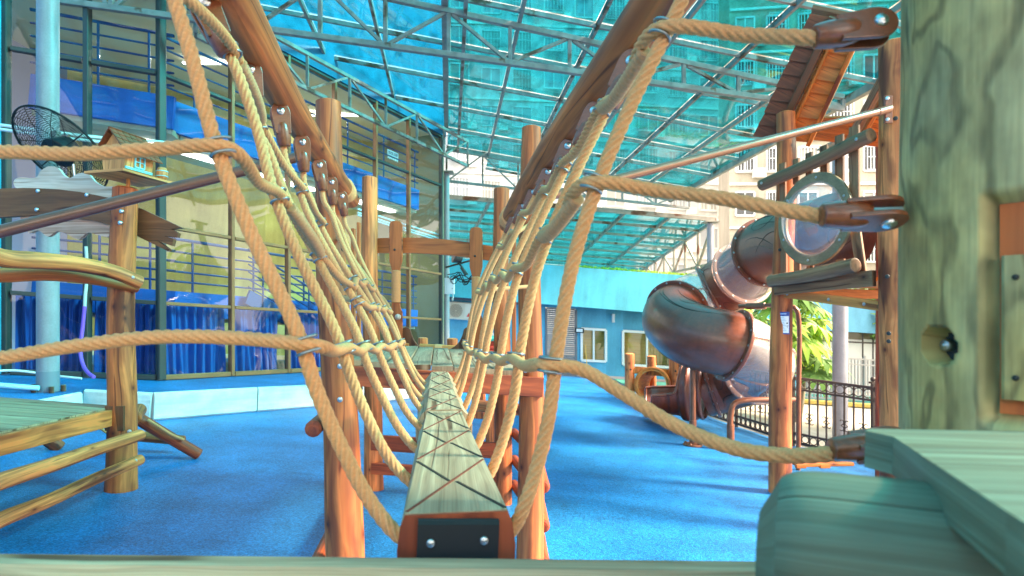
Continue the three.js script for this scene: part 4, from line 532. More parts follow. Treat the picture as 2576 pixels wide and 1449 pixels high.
// ================================================================ low log platform on the left
{
  const D = 5.6, X = -3.707, g = thing('low_log_platform', 'low log platform with railings, arched board and wooden clouds on the left', 'play platform', L(-4, 0, 5));
  part('post', log([L(X, -.02, D), V(X + .01, 1.0, -D), V(X - .005, 2.0, -D), V(X + .04, 3.126, -D)], .115, { seg: 40, rough: .04, taper: .12, flare: .12 }), W.log2, g);
  part('post', log([L(-6.2, 0, 5.6), V(-6.2, 3.2, -5.6)], .12), W.log2, g); part('post', log([L(-3.72, 0, 3.45), V(-3.72, 2.2, -3.45)], .11), W.log2, g);
  const yy = .775; for (let i = 0; i < 15; i++) { const d = 3.5 + i * .149; part('plank', bar(L(-6.2, yy - .015, d), L(-3.78, yy - .015, d), .143, .035, { c: .14 }), W.deck, g); }
  const fs = part('fascia', bar(L(-3.745, yy - .085, 3.4), L(-3.745, yy - .085, 5.52), .06, .15, { c: .07 }), W.log2, g); part('notch', bar(L(-3.70, yy - .2, 5.5), L(-3.70, yy + .03, 5.5), .17, .03, { c: 0, up: V(0, 0, 1) }), W.brown, g); part('fascia', bar(L(-6.1, yy - .085, 5.68), L(-3.8, yy - .085, 5.68), .06, .15), W.red, g);
  for (const [x, y] of [[325, 1085]]) part('bolt', bolt(P(x, y, 5.48), V(.2, 0, 1), .018), zinc, g);
  const rail = (pts, r, m = W.pale) => { const l = part('rail_log', log(pts, r, { rad: 18, seg: 36, rough: .05 }), m, g); const p = pts[pts.length - 1], q = pts[pts.length - 2], t = p.clone().sub(q).normalize(); part('bolt', bolt(p.clone().addScaledVector(t, -.06).add(V(.03, .02, r * .9)), V(.25, .1, 1), .016), zinc, l); return l; };
  rail([P(-60, 625, 4.2), P(0, 648, 4.35), P(90, 655, 4.6), P(200, 665, 4.95), P(290, 685, 5.25), P(352, 711, 5.42)], .066);
  rail([P(-60, 690, 4.5), P(0, 692, 4.62), P(110, 688, 4.9), P(230, 700, 5.3), P(345, 722, 5.62)], .058, W.plank);
  rail([P(-70, 1240, 3.75), P(0, 1211, 3.95), P(120, 1172, 4.4), P(240, 1130, 4.9), P(352, 1094, 5.42)], .056);
  rail([P(-70, 1345, 3.75), P(0, 1308, 3.95), P(120, 1260, 4.4), P(240, 1204, 4.9), P(352, 1156, 5.42)], .052);
  // arched board with a notched tail behind the post, clouds behind the board
  const d = (x, y, D) => P(x, y, D), px = a => a.map(([x, y]) => d(x, y, 5.74)).reverse(), q7 = (x, y) => [x / 3.629, 244.7 + y / 3.629];
  part('arched_board', slab(px([[-80, 478], [0, 474], [60, 472], [95, 473], [150, 476], [200, 482], [250, 492], [300, 504], [345, 521], q7(1300, 1020), q7(1660, 1190), q7(1560, 1200), q7(1625, 1238), q7(1615, 1275), q7(1500, 1265), q7(1585, 1292), q7(1570, 1355), q7(1440, 1310), q7(1545, 1385), q7(1530, 1402), q7(1270, 1275), [330, 584], [290, 569], [230, 553], [170, 545], [95, 540], [0, 546], [-80, 556]]), .05, { u: V(0, 1, 0) }), W.brown, g);
  const sm = (a, D) => { const c = new THREE.CatmullRomCurve3(a.map(([x, y]) => V(x, y, 0)), true, 'centripetal'); return c.getPoints(a.length * 5).slice(0, -1).map(p => d(p.x, p.y, D)).reverse(); };
  part('cloud_panel', slab(sm([[38, 470], [34, 456], [46, 446], [90, 446], [102, 430], [122, 418], [145, 422], [160, 440], [176, 447], [196, 436], [220, 436], [238, 456], [262, 468], [288, 470], [297, 484], [288, 500], [200, 500], [60, 480]], 5.82), .04, { u: V(0, 1, 0) }), W.white, g);
  part('cloud_panel', slab(sm([[60, 545], [80, 586], [104, 580], [128, 596], [150, 583], [172, 588], [204, 603], [228, 586], [252, 592], [280, 596], [284, 578], [272, 560], [160, 540]], 5.82), .04, { u: V(0, 1, 0) }), W.pink, g, 'pinkish cloud panel under the board');
  for (const [x, y] of [[95, 480], [218, 490], [92, 527], [305, 531], [302, 560]]) part('bolt', bolt(P(x, y, x > 300 ? 5.48 : 5.735), V(0, 0, 1), .02, .012), steel, g);
}
{ // birdhouse on the post
  const c = P(322, 452, 5.55), g = thing('birdhouse', 'small wooden birdhouse with shingled roof and blue trimmed window on the left post', 'birdhouse', c.clone().add(V(-.02, -.18, 0)));
  const gd = V(-.25, 0, .968), a = V(.968, 0, .25), up = V(0, 1, 0), at = (u, h, w) => c.clone().addScaledVector(a, u).addScaledVector(gd, w).add(V(0, h, 0)), blue = M(col(.2, .62, .72), .6);
  part('pole', tube([c.clone().add(V(0, -.12, 0)), c.clone().add(V(0, .02, 0))], .018, { rad: 12 }), W.light, g);
  part('tray', slab([at(-.2, .03, .27), at(.24, .03, .27), at(.24, .03, -.3), at(-.2, .03, -.3)], .022, {}), W.house, g);
  const gable = s => [at(-.115, .03, s), at(.115, .03, s), at(.14, .24, s), at(0, .4, s), at(-.14, .24, s)];
  part('gable_wall', slab(gable(.15), .02), W.house, g); part('gable_wall', slab(gable(-.15).reverse(), .02), W.house, g);
  for (const s of [-1, 1]) part('side_wall', slab([at(s * .115, .03, .148), at(s * .115, .03, -.148), at(s * .14, .24, -.148), at(s * .14, .24, .148)].slice()[s > 0 ? 'slice' : 'reverse'](), .015), W.house, g);
  for (const s of [-1, 1]) for (let k = 0; k < 5; k++) for (let i = 0; i < 6; i++) { const r = hash(i + 9, k, s + 50), t0 = k / 5, w0 = -.2 + i * .067, p = (t, w, l) => at(s * mix(.195, -.005, t), mix(.175, .425, t) + l, w); part('roof_shingle', slab([p(t0 - .015 * r, w0 + .002, .012), p(t0 - .015 * r, w0 + .064, .012), p(t0 + .24, w0 + .064, .002), p(t0 + .24, w0 + .002, .002)].slice()[s > 0 ? 'slice' : 'reverse'](), .009), r > .5 ? W.shingle : W.brown, g); }
  const wn = (u, v) => at(.128 + .0 * u, .1 + v, u).addScaledVector(a, .006 + v * .1);
  const f = part('window', [bar(wn(-.05, 0), wn(.05, 0), .012, .012), bar(wn(-.05, .1), wn(.05, .1), .012, .012), bar(wn(-.05, 0), wn(-.05, .1), .012, .011), bar(wn(.05, 0), wn(.05, .1), .012, .011), bar(wn(0, 0), wn(0, .1), .009, .009), bar(wn(-.05, .05), wn(.05, .05), .009, .008)], blue, g);
  part('trim', bar(at(.128, .078, .145), at(.128, .078, -.145), .014, .022), blue, g);
  const bc = at(.19, .09, -.2); const bl = part('barrel', new THREE.LatheGeometry([[.001, -.06], [.036, -.06], [.05, -.02], [.05, .02], [.036, .06], [.001, .06]].map(p => new THREE.Vector2(...p)), 20).translate(bc.x, bc.y, bc.z), W.house, g); for (const y of [-.024, .024]) part('hoop', new THREE.TorusGeometry(.05, .004, 6, 24).rotateX(Math.PI / 2).translate(bc.x, bc.y + y, bc.z), blue, bl);
}
{ // wall fan on the thick column
  const c = P(154, 378, 7.6), n = V(-.22, -.7, .68).normalize(), g = thing('wall_fan', 'large black cage fan on the grey column behind the birdhouse', 'fan', P(128, 380, 8.0));
  const qt = new THREE.Quaternion().setFromUnitVectors(V(0, 1, 0), n), put = q => q.applyQuaternion(qt).translate(c.x, c.y, c.z), wire = black, l = [], l2 = [];
  for (let k = 4; k <= 24; k++) { const r = .6 * k / 24, y = .11 * Math.sqrt(1 - (k / 24.5) ** 2); l.push(new THREE.TorusGeometry(r, .003, 5, 56).rotateX(Math.PI / 2).translate(0, y, 0)); l2.push(new THREE.TorusGeometry(r, .003, 5, 56).rotateX(Math.PI / 2).translate(0, -y, 0)); }
  for (let k = 0; k < 10; k++) { const a = k / 10 * 6.283, ps = s => [.1, .3, .48, .6].map(r => V(Math.cos(a) * r, s * .11 * Math.sqrt(1 - (r / .618) ** 2), Math.sin(a) * r)); l.push(tube(ps(1), .0045, { rad: 6, seg: 8, cap: false })); l2.push(tube(ps(-1), .0045, { rad: 6, seg: 8, cap: false })); }
  part('front_cage', put(mg(l)), wire, g); part('rear_cage', put(mg(l2)), wire, g); part('rim', put(new THREE.TorusGeometry(.605, .012, 8, 64).rotateX(Math.PI / 2)), wire, g);
  part('motor', put(new THREE.LatheGeometry([[.001, .1], [.05, .098], [.19, .085], [.2, .05], [.17, -.02], [.12, -.16], [.001, -.17]].map(p => new THREE.Vector2(...p)), 40)), M(col(.02, .02, .022), .4), g);
  const hub = part('hub_badge', put(new THREE.CylinderGeometry(.045, .05, .02, 24).translate(0, .11, 0)), M(col(.6, .6, .58), .3), g);
  part('arm', tube([c.clone().addScaledVector(n, -.15), P(130, 375, 8.0), P(124, 400, 8.05)], .03, { rad: 10 }), dark, g);
  part('stem', tube([c.clone().addScaledVector(n, -.02).add(V(.18, -.2, .05)), c.clone().add(V(.2, -.45, .02))], .014, { rad: 8 }), steel, g);
}
{ // hose and pipes on the left
  const g = thing('purple_hose', 'purple hose with a pale upper end hanging down the dark glass wall', 'hose', P(215, 950, 8.9)); part('hose', tube([P(213, 770, 9.0), P(207, 830, 9.0), P(202, 880, 8.95), P(208, 915, 8.8), P(222, 938, 8.6), P(236, 948, 8.5)], .026, { rad: 12, seg: 40 }), M(col(.3, .1, .62), .4), g); part('upper_hose', tube([P(216, 620, 9.05), P(219, 690, 9.05), P(214, 745, 9.0), P(213, 772, 9.0)], .022, { rad: 12, seg: 30 }), M(col(.62, .62, .55), .6), g);
  const c = thing('cable_pipe', 'pale conduit pipes running along the glass front behind the fan', 'pipe', P(0, 310, 8.2)); for (const dy of [0, 11]) part('conduit', tube([P(-60, 305 + dy, 8.0), P(60, 322 + dy, 8.15), P(250, 345 + dy, 8.9), P(400, 356 + dy, 9.65), P(560, 378 + dy, 10.8)], .022, { rad: 8, seg: 24 }), M(col(.62, .72, .75), .5), c);
  const d = thing('cable_pipe', 'pale cables running along the far glass front to the slim column', 'pipe', P(1000, 555, 15)); for (const dy of [0, 9, 15]) part('conduit', tube([P(900, 525 + dy, 14), P(1000, 558 + dy, 15.5), P(1112, 592 + dy, 17.2)], .022, { rad: 8, seg: 12 }), M(col(.62, .72, .75), .5), d);
  const f = thing('floor_pipe', 'pale plastic pipe lying on the raised floor behind the thick column', 'pipe', P(60, 975, 7.9)); part('pipe', tube([P(-40, 965, 7.8), P(40, 972, 7.85), P(98, 976, 7.95)], .035, { rad: 12 }), M(col(.5, .78, .82), .4), f);
  const fp = thing('floor_pipe', 'thin white pipe along the foot of the dark glass wall', 'pipe', P(120, 935, 9)); part('pipe', tube([P(-30, 934, 8.5), P(40, 932, 8.7), P(140, 945, 8.9), P(205, 952, 8.95)], .018, { rad: 8, seg: 20 }), M(col(.75, .72, .68), .5), fp);
  const s = thing('paper_scrap', 'crumpled white scrap on the blue floor before the padded blocks', 'scrap', P(608, 1041, 9.9)); const sg = new THREE.IcosahedronGeometry(.055, 2), sp = sg.attributes.position; for (let i = 0; i < sp.count; i++) { const k = .7 + .6 * vn(sp.getX(i) * 60 + 9, sp.getY(i) * 60 + sp.getZ(i) * 40 + 9, 99, 99, 4); sp.setXYZ(i, sp.getX(i) * k * 1.7, sp.getY(i) * k * .5, sp.getZ(i) * k); } sg.computeVertexNormals(); part('scrap', sg.translate(...P(608, 1040, 9.9).toArray()), M(col(.8, .8, .78), .8), s);
}
{ // slanting logs behind the low platform
  const g = thing('log_trestle', 'slanting round logs with a rope wound on, behind the low platform', 'log trestle', L(-3.6, 0, 6.9)); part('slanting_log', log([P(335, 1045, 6.5), P(420, 1096, 6.68), P(500, 1143, 6.85)], .068), W.red, g, 'slanting log with rope'); part('cross_log', log([P(280, 1090, 6.9), P(462, 1108, 7.0)], .062), W.log, g); part('slanting_log', log([P(60, 1060, 6.6), P(150, 1126, 6.8)], .075), W.red, g);
  part('rope', ropeGeo([P(372, 1056, 6.5), P(400, 1073, 6.52), P(430, 1092, 6.58), P(462, 1106, 6.7)], .016, { rad: 12 }), rope, g); part('rope', ropeGeo([P(250, 1075, 6.6), P(275, 1092, 6.7)], .016, { rad: 12 }), rope, g); part('round_end', log([P(352, 1030, 6.1), P(340, 1050, 5.75)], .06), W.log, g);
}
{ // copper coloured tube bars
  const g = thing('copper_bar', 'long copper tube bar rising right from the bridge post to the slide tower', 'tube bar', P(1345, 500, 4.3)); part('tube', tube([P(1345, 502, 4.25), P(2236, 274, 5.62)], .034, { rad: 20, seg: 12, bevel: .1 }), copper, g);
  const e = P(2236, 274, 5.62), t = P(1345, 502, 4.25).sub(e).normalize(); part('collar', tube([e.clone().addScaledVector(t, .16), e.clone().addScaledVector(t, -.01)], .038, { rad: 20, bevel: .1 }), copper, g); const f = part('flange', bar(e.clone().add(V(0, -.13, -.01)), e.clone().add(V(0, .13, -.01)), .08, .03, { c: .3 }), paint, g); for (const s of [-.1, .1]) part('bolt', bolt(e.clone().add(V(-.02, s, .01)), V(-.5, 0, 1), .018), steel, f);
  const h = thing('copper_bar', 'dark copper tube bar rising from the left edge to the bridge post', 'tube bar', P(400, 470, 3.5)); part('tube', tube([P(-120, 612, 3.0), P(815, 378, 4.0)], .034, { rad: 20, seg: 12 }), M(col(.2, .045, .022), .4, { map: again(tPlas, 5, 5), clearcoat: .4 }), h); part('end_cap', tube([P(800, 382, 3.98), P(818, 377, 4.0)], .04, { rad: 20 }), paint, h);
}

// ================================================================ slide tower on the right
const TN = V(-.951, 0, .31), TT = V(.31, 0, .951);                               // facing of its front, and along the front towards the camera
const TD = x => 5.665 / ((x - 1288) / F + .3255), PT = (x, y, o = 0) => P(x, y, TD(x)).addScaledVector(TN, o);
{
  const g = thing('slide_tower', 'tall log tower with a steep shingled roof, railing and round clear bubble on the right', 'play tower', L(4.2, 0, 6.8));
  const p1 = part('post', log([L(3.29, -.02, 7.25), V(3.3, 1.3, -7.25), V(3.33, 2.6, -7.25), V(3.37, 3.6, -7.25), V(3.365, H + 515 / F * 7.25, -7.25)], .122, { seg: 50, rough: .035, taper: .18 }), W.log2, g), p2 = part('post', log([L(3.80, -.02, 5.8), V(3.79, 1.5, -5.8), V(3.75, 3, -5.8), V(3.76, 4.0, -5.8), V(3.75, H + 690 / F * 5.8, -5.8)], .148, { seg: 50, rough: .035, taper: .2 }), W.pale, g);
  part('post', log([L(4.92, 0, 7.8), V(4.92, 5.0, -7.8)], .1, { seg: 30 }), W.red, g); part('post', log([L(5.4, 0, 6.35), V(5.4, 5.0, -6.35)], .11, { seg: 30 }), W.log, g);
  for (const [x, y] of [[1962, 628], [1962, 515], [1958, 708]]) part('bolt', bolt(P(x, y, 7.1), V(-.5, 0, 1), .02), dark, p1);
  for (const [x, y] of [[2236, 858], [2236, 838], [2232, 695], [2253, 297]]) part('bolt', bolt(P(x, y, 5.65), V(-.5, 0, 1), .02), dark, p2);
  // notice on the post
  const cv = document.createElement('canvas'); cv.width = 128; cv.height = 192; const x = cv.getContext('2d'); x.fillStyle = '#123f8c'; x.fillRect(0, 0, 128, 192); x.fillStyle = '#e6e8ea'; x.fillRect(8, 36, 112, 146); x.fillStyle = '#9fb6dd'; x.fillRect(30, 12, 66, 10); x.fillStyle = '#a9b3bd'; for (let k = 0; k < 9; k++) x.fillRect(14, 46 + k * 14, 62 + 10 * (k % 3), 4); x.fillStyle = '#30343a'; x.fillRect(96, 92, 14, 12); x.strokeStyle = '#30343a'; x.lineWidth = 3; x.beginPath(); x.moveTo(92, 124); x.lineTo(112, 118); x.lineTo(104, 140); x.stroke();
  const ct = new THREE.CanvasTexture(cv); ct.colorSpace = THREE.SRGBColorSpace; const lg = new THREE.CylinderGeometry(.1315, .1315, .27, 16, 1, true, -1.05, 1.15); const lc = P(1972, 812, 7.25); lg.rotateY(-.0).translate(lc.x - .004, lc.y, lc.z); part('notice', lg, M(col(1, 1, 1), .4, { map: ct }), p1, 'blue notice with a white panel');
  // deck: floor, fascia and joist logs
  const dk = (a, b, h) => V(3.32 + TT.x * a - TN.x * b, h, -7.25 + TT.z * a - TN.z * b), yd = 2.3;
  for (let i = 0; i < 10; i++) part('plank', bar(dk(.02 + i * .152 + .07, 0, yd), dk(.02 + i * .152 + .07, 1.75, yd), .145, .035), W.orange, g);
  part('fascia', bar(PT(1986, 738, .06), PT(2232, 770, .06), .05, .1), W.light, g); part('fascia', bar(PT(1975, 726, .14), PT(2226, 700, .14), .05, .16, { c: .05 }), W.slat, g);
  for (const [a, b] of [[1995, .12], [2100, .12], [2190, .12]]) part('bolt', bolt(PT(a, 738 + .13 * (a - 1986), .09), TN, .018), zinc, g);
  part('beam', bar(dk(.05, .1, yd - .09), dk(.05, 1.75, yd - .09), .07, .12), W.orange, g); part('beam', bar(dk(1.5, .1, yd - .09), dk(1.5, 1.75, yd - .09), .07, .12), W.orange, g);
  // railing: two round rails with boards between
  const rl = (a, b, r, o) => { const l = part('rail_log', log([PT(...a, o), PT((a[0] + b[0]) / 2, (a[1] + b[1]) / 2 + 3, o), PT(...b, o)], r, { rad: 20, rough: .02, seg: 20, taper: 0, bevel: .2 }), W.slat, g); return l; };
  const r1 = rl([1950, 468], [2230, 344], .072, .2); part('bolt', bolt(PT(1962, 464, .28), TN, .016), zinc, r1); part('bolt', bolt(PT(2207, 356, .28), TN, .016), zinc, r1); rl([1980, 708], [2198, 668], .075, .24);
  const sl = [[1986, 412, 15], [2020, 401, 15], [2053, 386, 16], [2091, 368, 17], [2130, 342, 19], [2168, 320, 22]];
  for (const [x, y, w] of sl) { const W_ = w / F * TD(x) * 1.6, bx = x + 6, top = PT(x, y, .1), bot = PT(x + (x > 2150 ? 22 : 4), 712, .1), e = Math.sqrt(Math.max(0, 1 - ((x - 2078) / 92) ** 2)); if (e > .2) { part('rail_slat', bar(PT(x + 1, 555 - 118 * e, .1), top, W_ * .8, .035, { c: .2, up: TN }), W.slat, g); if (555 + 118 * e < 705) part('rail_slat', bar(bot, PT(x + 3, 555 + 118 * e, .1), W_ * .8, .035, { c: .2, up: TN }), W.slat, g); } else part('rail_slat', bar(bot, top, W_ * .8, .035, { c: .2, up: TN }), W.slat, g); }
  // bubble window
  const bc = PT(2078, 553, .16), ring = new THREE.Shape(); ring.absarc(0, 0, .505, 0, Math.PI * 2); const hole = new THREE.Path(); hole.absarc(0, 0, .4, 0, Math.PI * 2, true); const bw = part('bubble_ring', plate(ring, bc, TT, V(0, 1, 0), .03, { holes: [hole], curve: 48 }), M(col(.34, .27, .15), .5, { map: again(tPlas, 2, 2) }), g, 'grey-green ring');
  { const pr = []; for (let k = 0; k <= 16; k++) { const a = k / 16 * 1.2; pr.push(new THREE.Vector2(.43 * Math.sin(a) / Math.sin(1.2) + .0001, .29 * (Math.cos(a) - Math.cos(1.2)) / (1 - Math.cos(1.2)))); } const q = new THREE.LatheGeometry(pr, 48).applyQuaternion(new THREE.Quaternion().setFromUnitVectors(V(0, 1, 0), TN)); q.translate(bc.x + TN.x * .002, bc.y, bc.z + TN.z * .002); part('bubble', q, new THREE.MeshPhysicalMaterial({ color: col(.96, .88, .9), roughness: .16, roughnessMap: tScr, transmission: .82, thickness: 0, ior: 1.85 }), bw, 'clear domed window'); }
  for (let k = 0; k < 6; k++) { const a = k / 6 * 6.28 + .4; part('bolt', bolt(bc.clone().addScaledVector(TT, Math.cos(a) * .455).add(V(0, Math.sin(a) * .455, 0)).addScaledVector(TN, .04), TN, .014), zinc, bw); }
  // dark panel behind the lower right, seen through gaps
  part('back_panel', bar(dk(.15, 1.55, yd + .5), dk(1.3, 1.55, yd + .5), .04, .9, { c: 0 }), W.red, g);
  // steep roof: planked slope under overlapping shingles, bargeboards, ridge
  const RC = { tl: P(2046, 36, 6.75), tr: P(2170, 62, 6.55), bl: P(1905, 338, 7.75), br: P(2035, 352, 7.5) }, on = (u, v, o = 0) => RC.tl.clone().lerp(RC.tr, u).lerp(RC.bl.clone().lerp(RC.br, u), v).addScaledVector(rn, o);
  const rn = RC.tr.clone().sub(RC.tl).cross(RC.bl.clone().sub(RC.tl)).normalize(); if (rn.y > 0) rn.negate();   // looks down
  const nr = 9; for (let k = 0; k < nr; k++) { const v0 = k / nr, v1 = (k + 1.12) / nr; part('roof_shingle', slab([on(-.06 + .02 * (k % 2), v0, -.02), on(-.06, v1, .03), on(.5, v1, .03), on(.5, v0, -.02)], -.03), W.shingle, g); part('roof_shingle', slab([on(.505, v0, -.02), on(.505, v1, .03), on(1.05, v1, .03), on(1.05, v0, -.02)], -.03), k % 3 ? W.orange : W.light, g); }
  part('bargeboard', bar(on(.42, -.02, .07), on(.42, 1.0, .09), .09, .12, { up: rn }), W.brown, g); part('bargeboard', bar(on(.60, .16, .07), on(.60, 1.02, .09), .03, .1, { up: rn }), W.orange, g); part('bargeboard', bar(on(1.04, .1, .07), on(1.04, 1.02, .09), .05, .13, { up: rn }), W.orange, g);
  part('ridge_cap', bar(on(-.08, -.03, -.05), on(1.1, -.03, -.05), .12, .05, { up: V(0, 1, 0) }), W.slat, g);
  // far slope, seen only at its lower edge
  const fq = [[1996, 298, 8.3], [2230, 292, 7.4], [2230, 372, 7.7], [1994, 347, 8.6]], f2 = (u, v) => P(...fq[0]).lerp(P(...fq[1]), u).lerp(P(...fq[3]).lerp(P(...fq[2]), u), v); for (let k = 0; k < 3; k++) part('roof_plank', slab([f2(0, k / 3), f2(0, (k + .97) / 3), f2(1, (k + .97) / 3), f2(1, k / 3)], .03), W.orange, g);
  part('bargeboard', bar(P(2232, 180, 6.5), P(2134, 362, 7.5), .06, .14), W.slat, g); part('bargeboard', bar(P(2246, 200, 6.6), P(2152, 366, 7.6), .05, .12), W.orange, g);
  // low step board and fire pole
  part('step_board', bar(P(1992, 1163, 7.9), P(2130, 1160, 7.9), .35, .045, { c: .2 }), W.orange, g); for (const x2 of [2002, 2062]) part('step_cleat', bar(P(x2, 1172, 7.75), P(x2 + 24, 1172, 7.75), .06, .05), W.orange, g);
}
{
  const g = thing('fire_pole', 'upright copper coloured pole bent over at the top, behind the front tower post', 'pole', P(2006, 1110, 8.6)); part('tube', tube([V(P(2008, 1110, 8.6).x, -.35, -8.6), P(2009, 1000, 8.6), P(2009, 800, 8.6), P(2002, 776, 8.6), P(1985, 769, 8.65), P(1860, 770, 9.3)], .033, { rad: 14, seg: 60 }), copper, g); part('sleeve', tube([P(1880, 770, 9.2), P(1925, 769.5, 8.95)], .05, { rad: 14 }), copper, g);
}

// ================================================================ brown tube slide
{
  const g = thing('tube_slide', 'spiralling brown tube slide with clear sections and a flared exit', 'slide', L(3.4, 0, 10.8));
  const cp_ = [[2105, 588, 7.75], [2010, 608, 8.7], [1928, 635, 9.7], [1868, 688, 10.5], [1800, 735, 11.1], [1735, 765, 11.1], [1692, 802, 10.5], [1748, 845, 9.8], [1842, 868, 9.55], [1912, 905, 10.0], [1900, 938, 10.8], [1832, 962, 11.5], [1770, 980, 11.7]].map(a => P(...a)), cur = new THREE.CatmullRomCurve3(cp_, false, 'centripetal'), N = 400, fr = cur.computeFrenetFrames(N), r0 = .535;
  const S = (u, th, r) => { const i = Math.min(N, Math.round(u * N)), p = cur.getPointAt(clamp(u)), t = fr.tangents[i], up = V(0, 1, 0).sub(t.clone().multiplyScalar(t.y)).normalize(), s = t.clone().cross(up); return p.addScaledVector(up, Math.cos(th) * r).addScaledVector(s, Math.sin(th) * r); };
  const uAt = p => { let b = 0, bd = 1e9; for (let i = 0; i <= 800; i++) { const d = cur.getPointAt(i / 800).distanceTo(p); if (d < bd) { bd = d; b = i / 800; } } return b; };
  const U = cp_.map(uAt), sect = (u0, u1, mat, name) => { const n = 26, m = 44, pos = [], uv = [], idx = []; for (let i = 0; i <= n; i++) for (let j = 0; j <= m; j++) { const u = mix(u0, u1, i / n), th = j / m * Math.PI * 2, p = S(u, th, r0); pos.push(p.x, p.y, p.z); uv.push(j / m * 3.3, u * 9); } for (let i = 0; i < n; i++) for (let j = 0; j < m; j++) { const q = i * (m + 1) + j; idx.push(q, q + m + 1, q + 1, q + 1, q + m + 1, q + m + 2); } return part(name, mk(pos, null, uv, idx), mat, g); };
  const flange = (u, mat, w = .05) => { const t = cur.getTangentAt(clamp(u)), p = cur.getPointAt(clamp(u)), q = new THREE.LatheGeometry([[r0 - .01, -.03], [r0 + w, -.03], [r0 + w + .008, -.02], [r0 + w + .008, .02], [r0 + w, .03], [r0 - .01, .03]].map(a => new THREE.Vector2(...a)), 56).applyQuaternion(new THREE.Quaternion().setFromUnitVectors(V(0, 1, 0), t)); q.translate(p.x, p.y, p.z); const f = part('flange', q, mat, g); for (let k = 0; k < 14; k++) { const b = S(u, k / 14 * 6.283 + .2, r0 + w * .55); part('bolt', mg([bolt(b.clone().addScaledVector(t, .032), t, .018), bolt(b.clone().addScaledVector(t, -.032), t.clone().negate(), .018)]), zinc, f); } };
  const clearF = new THREE.MeshPhysicalMaterial({ color: col(.7, .5, .42), roughness: .2, transmission: .6, thickness: 0, ior: 1.5 });
  const secs = [[U[0], U[2], plasB, 'tube_section'], [U[2], U[3], clear, 'clear_section'], [U[3], U[4], plasB, 'tube_section'], [U[4], U[6], clear, 'clear_section'], [U[6], U[8], plasB, 'tube_section'], [U[8], U[10], clear, 'clear_section'], [U[10], U[12], plasB, 'tube_section']];
  secs[3][0] = U[4] + .01; secs[2][1] = U[4] + .01; secs[3][1] = mix(U[5], U[6], .55); secs[4][0] = secs[3][1];
  secs.forEach(([a, b, m, n]) => { const s = sect(a, b, m, n); if (m === plasB) { const r = R(Math.round(a * 1000) + 5); // bark-like creases
    for (let k = 0; k < 11; k++) { const th0 = r() * 6.28, ua = mix(a, b, .06 + .3 * r()), ub = mix(a, b, .65 + .3 * r()), am = .1 + .35 * r(), pts = []; for (let i = 0; i <= 14; i++) { const t = i / 14; pts.push(S(mix(ua, ub, t), th0 + am * Math.sin(t * 3.14 * (.6 + r() * .05 + k % 2 * .5)), r0 - .001)); } part('crease', tube(pts, t => .0065 * Math.sin(Math.PI * clamp(t, .03, .97)) + .001, { rad: 6, seg: 30, cap: false }), k % 3 ? M(col(.03, .012, .008), .5) : M(col(.22, .10, .07), .35), s); }
    for (let k = 0; k < 2; k++) { const th0 = r() * 6.28, um = mix(a, b, .35 + .3 * r()), pts = []; for (let i = 0; i <= 24; i++) { const an = i / 24 * 6.283; pts.push(S(um + (b - a) * .16 * Math.cos(an), th0 + .3 * Math.sin(an), r0 - .001)); } part('crease', tube(pts, .005, { rad: 6, seg: 40, cap: false }), M(col(.05, .02, .014), .4), s); } } else part('seam', tube(Array.from({ length: 12 }, (_, i) => S(mix(a, b, i / 11), 1.25, r0 + .012)), .02, { rad: 8, cap: false }), clearF, s); });
  flange(U[2], plasB); flange(U[3], clearF); flange(secs[3][0], plasB); flange(secs[4][0], plasB, .06); flange(U[8], plasB, .06); flange(U[10], clearF); flange(.985, plasB);
  // flared exit trough with ribs
  const e0 = cur.getPointAt(1), t0 = cur.getTangentAt(1), pts = [e0.clone().addScaledVector(t0, -.05), P(1748, 978, 11.78), P(1715, 976, 11.9), P(1678, 977, 12.0), P(1632, 980, 12.05)], ec = new THREE.CatmullRomCurve3(pts), n = 34, m = 34, pos = [], uv = [], idx = [], edge = [[], []];
  const open = s => s < .28 ? Math.PI * .995 : mix(Math.PI * .95, 1.5, sst(.28, .56, s));
  for (let i = 0; i <= n; i++) { const s = i / n, p = ec.getPoint(s), t = ec.getTangent(s); t.y = 0; t.normalize(); const sd = V(-t.z, 0, t.x), r = .58 + .035 * Math.pow(Math.sin(s * 26), 2) * (s < .32 ? 1 : .2) + .1 * sst(.12, .3, s) * (1 - sst(.35, .55, s)), a = open(s), fl = sst(.35, .6, s), rb = 1 + .02 * Math.sin(s * 22); for (let j = 0; j <= m; j++) { const th = mix(-a, a, j / m), up = -Math.cos(th), q = p.clone().addScaledVector(sd, Math.sin(th) * r * (1 + .18 * fl) * rb).add(V(0, Math.max(up * r * mix(1, .92, fl), -.6), 0)); if (s > .93) q.addScaledVector(t, (1 - Math.abs(Math.sin(th))) * 1.2 * (s - .93)); pos.push(q.x, q.y, q.z); uv.push(j / m * 3, s * 2); if (j === 0) edge[0].push(q); if (j === m) edge[1].push(q); } }
  for (let i = 0; i < n; i++) for (let j = 0; j < m; j++) { const q = i * (m + 1) + j; idx.push(q, q + 1, q + m + 1, q + 1, q + m + 2, q + m + 1); }
  const ex = part('exit_trough', mk(pos, null, uv, idx), plasB, g); for (const e of edge) part('rolled_lip', tube(e.slice(13), .028, { rad: 10, seg: 30 }), plasB, ex); part('end_lip', tube(Array.from({ length: m + 1 }, (_, j) => { const k = (n * (m + 1) + j) * 3; return V(pos[k], pos[k + 1], pos[k + 2]); }), .025, { rad: 10 }), plasB, ex);
  const fp = P(1690, 1052, 11.4); part('foot', tube([V(fp.x, -K * fp.x, fp.z), fp], .12, { rad: 16 }), plasB, g);
